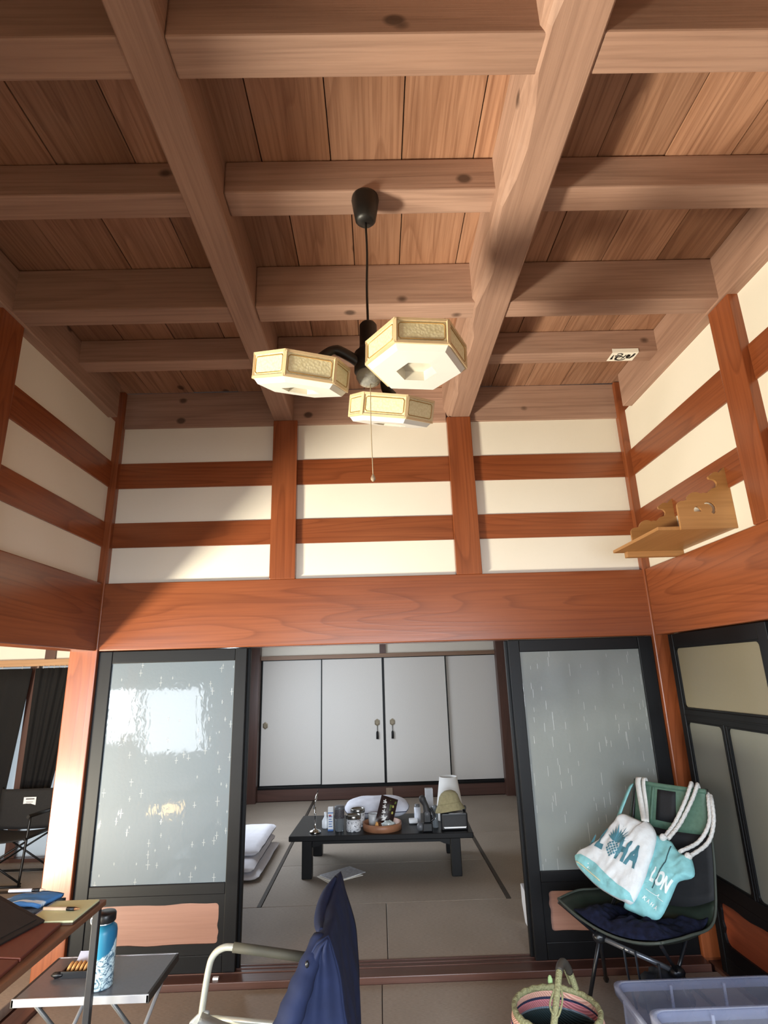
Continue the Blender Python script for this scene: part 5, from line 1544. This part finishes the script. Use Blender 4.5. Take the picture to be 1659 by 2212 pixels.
# snack tray in clear wrap
sn = empty('biscuit_tray', (-1.27, -0.80, zt), 0, 'open black tray of biscuits left of the blue bottle', 'snack')
m = MB()
m.box(-1.325, -1.215, -0.835, -0.765, zt + 0.001, zt + 0.004)
for a, b, c, d in ((-1.325, -1.215, -0.840, -0.835), (-1.325, -1.215, -0.765, -0.760), (-1.330, -1.325, -0.84, -0.76), (-1.215, -1.210, -0.84, -0.76)):
    m.box(a, b, c, d, zt + 0.001, zt + 0.024)
m.build('tray', black_pl, sn)
bis = plain('golden_biscuit', 'C08B52', 0.6, var=0.25, scale=60)
for k in range(6):
    Mx = Matrix.Translation((-1.312 + 0.017 * k, -0.80, zt + 0.024)) @ Matrix.Rotation(math.radians(24), 4, 'Y') @ Matrix.Rotation(math.radians(90), 4, 'Y')
    MB().lathe([(0.0, -0.004), (0.020, -0.004), (0.022, 0.0), (0.020, 0.004), (0.0, 0.004)], (0, 0, 0), 14, M=Mx).build('biscuit', bis, sn)
MB().prism([(0, 0), (0.10, 0), (0.10, 0.055), (0, 0.055)], 0.001, ((-1.31, -0.757, zt + 0.022), (1, 0, 0), (0, 0.6, 0.5))).build('flap', plain('clear_flap', 'B7BED4', 0.2), sn)
lump((-1.345, -0.835, zt + 0.012), 0.016, (1.6, 0.8, 0.7), 3, 0.3, 8).build('wrapper_twist', black_pl, sn)

# ================================================================== WOODEN SIDE TABLE (left edge)
wt = empty('laptop_side_table', (-1.35, -1.40, 0.0), 0, 'brown wooden side table on black steel legs at the left edge', 'table')
tx1, ty1, tz = -1.075, -1.063, 0.75
B(-1.72, tx1, -1.80, ty1, tz - 0.020, tz).build('tabletop', table_wood('Y'), wt, bevel=0.003)
stl = plain('black_steel', '26272B', 0.4, metal=0.3)
for x, y in ((-1.098, -1.085), (-1.098, -1.775), (-1.69, -1.085), (-1.69, -1.775)):
    B(x - 0.012, x + 0.012, y - 0.012, y + 0.012, 0.0, tz - 0.02).build('leg', stl, wt, bevel=0.002)
for y in (-1.085, -1.775):
    B(-1.69, -1.098, y - 0.01, y + 0.01, tz - 0.04, tz - 0.02).build('rail', stl, wt)
# notebook
nb = empty('notebook', (-1.20, -1.19, tz), 0, 'open pale green notebook lying at the corner of the wooden table', 'notebook')
B(-1.255, -1.085, -1.300, -1.100, tz + 0.0005, tz + 0.006).build('cover', plain('notebook_cover', '4A3A30', 0.7), nb, bevel=0.001)
B(-1.250, -1.086, -1.297, -1.102, tz + 0.006, tz + 0.013).build('pages', plain('pale_green_page', 'C5CBA4', 0.8, var=0.03), nb, bevel=0.002)
MB().tube([(-1.252 + 0.0, -1.30 + 0.0125 * k, tz + 0.012) for k in range(16)], 0.003, 6).build('spine_wire', silver, nb)
def pen(x, y, z, ang, L, lab_, col, tipc):
    o = empty('pen', (x, y, z), 0, lab_, 'pen', 'pens on the wooden side table')
    Mx = Matrix.Translation((x, y, z)) @ Matrix.Rotation(math.radians(ang), 4, 'Z') @ Matrix.Rotation(math.radians(90), 4, 'Y')
    MB().lathe([(0.0, -L / 2), (0.0055, -L / 2), (0.006, -L / 2 + 0.004), (0.006, L * 0.14), (0.0, L * 0.14)], (0, 0, 0), 12, M=Mx).build('barrel', col, o)
    MB().lathe([(0.0062, L * 0.14), (0.0065, L * 0.16), (0.0062, L * 0.36), (0.0, L * 0.36)], (0, 0, 0), 12, M=Mx).build('grip', black_pl, o)
    MB().lathe([(0.0058, L * 0.36), (0.002, L * 0.48), (0.0, L * 0.5)], (0, 0, 0), 12, M=Mx).build('tip', tipc, o)
beige = plain('beige_barrel', 'CDB59A', 0.4)
pen(-1.175, -1.205, tz + 0.0195, -6, 0.14, 'beige pen lying across the pale green notebook', beige, plain('copper_tip', 'A97550', 0.3, metal=0.7))
bc = empty('blue_cloth', (-1.33, -1.10, tz), 0, 'folded bright blue patterned cloth at the back of the wooden table', 'cloth')
t = NT('blue_wave_cloth'); n = t.noise(t.mapping(t.obj(), (6, 22, 6)), 1.0, 2, 0.5, 1.0)
t.l(t.mix(t.ramp(n, 0.55, 0.60), lin('3D78B8'), lin('C8DDEF')), t.b.inputs['Base Color']); t.b.inputs['Roughness'].default_value = 0.8
MB().grid(lambda u, v: (-1.455 + 0.185 * u + 0.03 * v, -1.185 + 0.115 * v, tz + 0.020 + 0.012 * math.sin(u * 3) + 0.006 * noise.noise(Vector((u * 4, v * 4, 0)))), 14, 10).build('upper_fold', t.m, bc, solid=0.012)
MB().grid(lambda u, v: (-1.460 + 0.20 * u + 0.03 * v, -1.19 + 0.12 * v, tz + 0.007), 8, 6).build('lower_fold', plain('dark_patterned_edge', '3A4450', 0.8, var=0.5, scale=90), bc, solid=0.011)
pen(-1.375, -1.085, tz + 0.046, 0, 0.14, 'white pen resting on the blue cloth', white_pl, beige)
# tablet and its folio
tbm = empty('tablet', (-1.28, -1.36, tz), 0, 'black tablet propped up, seen from behind, at the left edge', 'tablet')
blk = plain('tablet_black', '1B1716', 0.55, var=0.08)
uxd, vzd = Vector((0.30, -0.95, 0.02)).normalized(), Vector((-0.88, -0.28, 0.38)).normalized()
fo = empty('folio_case', (-1.17, -1.40, tz), 0, 'red-brown folio case lying under the black tablet', 'case')
folm = plain('red_brown_leather', '5A2A20', 0.5, var=0.06, scale=40)
MB().prism([(-1.255, -1.302), (-1.118, -1.312), (-1.104, -1.566), (-1.262, -1.540)], 0.012, ((0, 0, tz + 0.001), (1, 0, 0), (0, 1, 0))).build('cover', folm, fo, bevel=0.003)
MB().prism([(-1.262, -1.545), (-1.106, -1.572), (-1.100, -1.70), (-1.30, -1.70)], 0.010, ((0, 0, tz + 0.001), (1, 0, 0), (0, 1, 0))).build('lower_flap', folm, fo, bevel=0.003)
cA, cB = Vector((-1.180, -1.300, tz + 0.019)), Vector((-1.240, -1.560, tz + 0.019))
upv = Vector((-0.92, 0.10, 0.38)).normalized()
MB().prism([(0, 0), ((cB - cA).length, 0), ((cB - cA).length, 0.20), (0, 0.20)], 0.010, (cA, (cB - cA).normalized(), upv)).build('slab', blk, tbm, bevel=0.003)
MB().prism([(0.02, 0.02), ((cB - cA).length - 0.02, 0.02), ((cB - cA).length - 0.02, 0.18), (0.02, 0.18)], 0.002, (cA - (cB - cA).normalized().cross(upv) * 0.002, (cB - cA).normalized(), upv)).build('back_cover', plain('tablet_back', '211C1A', 0.7), tbm)
MB().prism([(0.10, 0.0), (0.18, 0.0), (0.18, 0.11), (0.10, 0.11)], 0.004, (cA + Vector((-0.15, 0.02, -0.006)), (cB - cA).normalized(), Vector((0.20, 0.05, 0.62)))).build('kickstand', blk, tbm)

# ================================================================== DIRECTOR CHAIR IN THE LEFT ROOM
dc = empty('director_chair', (-3.15, 1.85, 0.0), 0, 'black folding director chair with white care label in the left room', 'chair')
dcl = plain('black_canvas', '1C1D1F', 0.85, var=0.12, scale=60, bump=0.15)
pipe = plain('black_pipe', '0E0E10', 0.35, metal=0.3)
MB().grid(lambda u, v: (-3.40 + 0.50 * u - 0.02 * v, 2.02 - 0.015 * math.sin(math.pi * u) * 0 - 0.05 * (1 - v) - 0.02 * math.sin(math.pi * u), 0.345 + 0.315 * v), 12, 10).build('backrest', dcl, dc, solid=0.006)
lb = B(-3.195, -3.085, 1.9785, 1.980, 0.50, 0.595).build('care_label', white_pl, dc)
m = MB()
for k, (a, b, h) in enumerate(((-3.175, -3.10, 0.010), (-3.17, -3.11, 0.004), (-3.155, -3.125, 0.003), (-3.15, -3.13, 0.014))):
    z = (0.575, 0.553, 0.540, 0.515)[k]
    m.box(a, b, 1.977, 1.9795, z, z + h)
m.build('label_print', grey_pl, lb)['kind'] = 'stuff'
MB().grid(lambda u, v: (-3.42 + 0.52 * u, 1.55 + 0.44 * v, 0.345 - 0.025 * math.sin(math.pi * u) + 0.012 * (1 - v)), 10, 8).build('seat', dcl, dc, solid=0.008)
for x in (-3.42, -2.90):
    MB().tube(smooth_path([(x, 1.99, 0.30), (x, 2.02, 0.50), (x - 0.01, 2.05, 0.67)], 4), 0.010, 8).build('back_post', pipe, dc)
    MB().tube([(x, 1.55, 0.355), (x, 1.99, 0.345)], 0.010, 8).build('side_rail', pipe, dc)
    MB().tube([(x, 1.56, 0.52), (x, 2.0, 0.50)], 0.014, 8).build('armrest', pipe, dc)
    MB().tube(smooth_path([(x, 1.60, 0.52), (x, 1.58, 0.34), (x + 0.0, 1.55, 0.02)], 4), 0.010, 8).build('leg', pipe, dc)
    MB().tube([(x, 1.98, 0.345), (x, 2.02, 0.012)], 0.010, 8).build('leg', pipe, dc)
for y in (1.58, 2.0):
    MB().tube([(-3.42, y, 0.335), (-2.90, y, 0.03)], 0.008, 8).build('cross_brace', pipe, dc)
    MB().tube([(-3.42, y, 0.03), (-2.90, y, 0.335)], 0.008, 8).build('cross_brace', pipe, dc)
    MB().tube([(-3.42, y, 0.014), (-2.90, y, 0.014)], 0.009, 8).build('foot_bar', pipe, dc)

# small stray things
o = empty('white_tag', (-0.90, -0.035, 0.032), 0, 'tiny white tag lying on the threshold by the left door foot', 'tag')
B(-0.915, -0.885, -0.045, -0.025, 0.0325, 0.044).build('tag_body', white_pl, o, bevel=0.002)
o = empty('paper_slip', (1.778, -1.085, 2.42), 0, 'thin yellowed paper slip on the right wall beside the shrine shelf', 'paper')
B(1.774, 1.779, -1.095, -1.075, 2.30, 2.395).build('slip', plain('yellowed_paper', 'C9B883', 0.8), o)
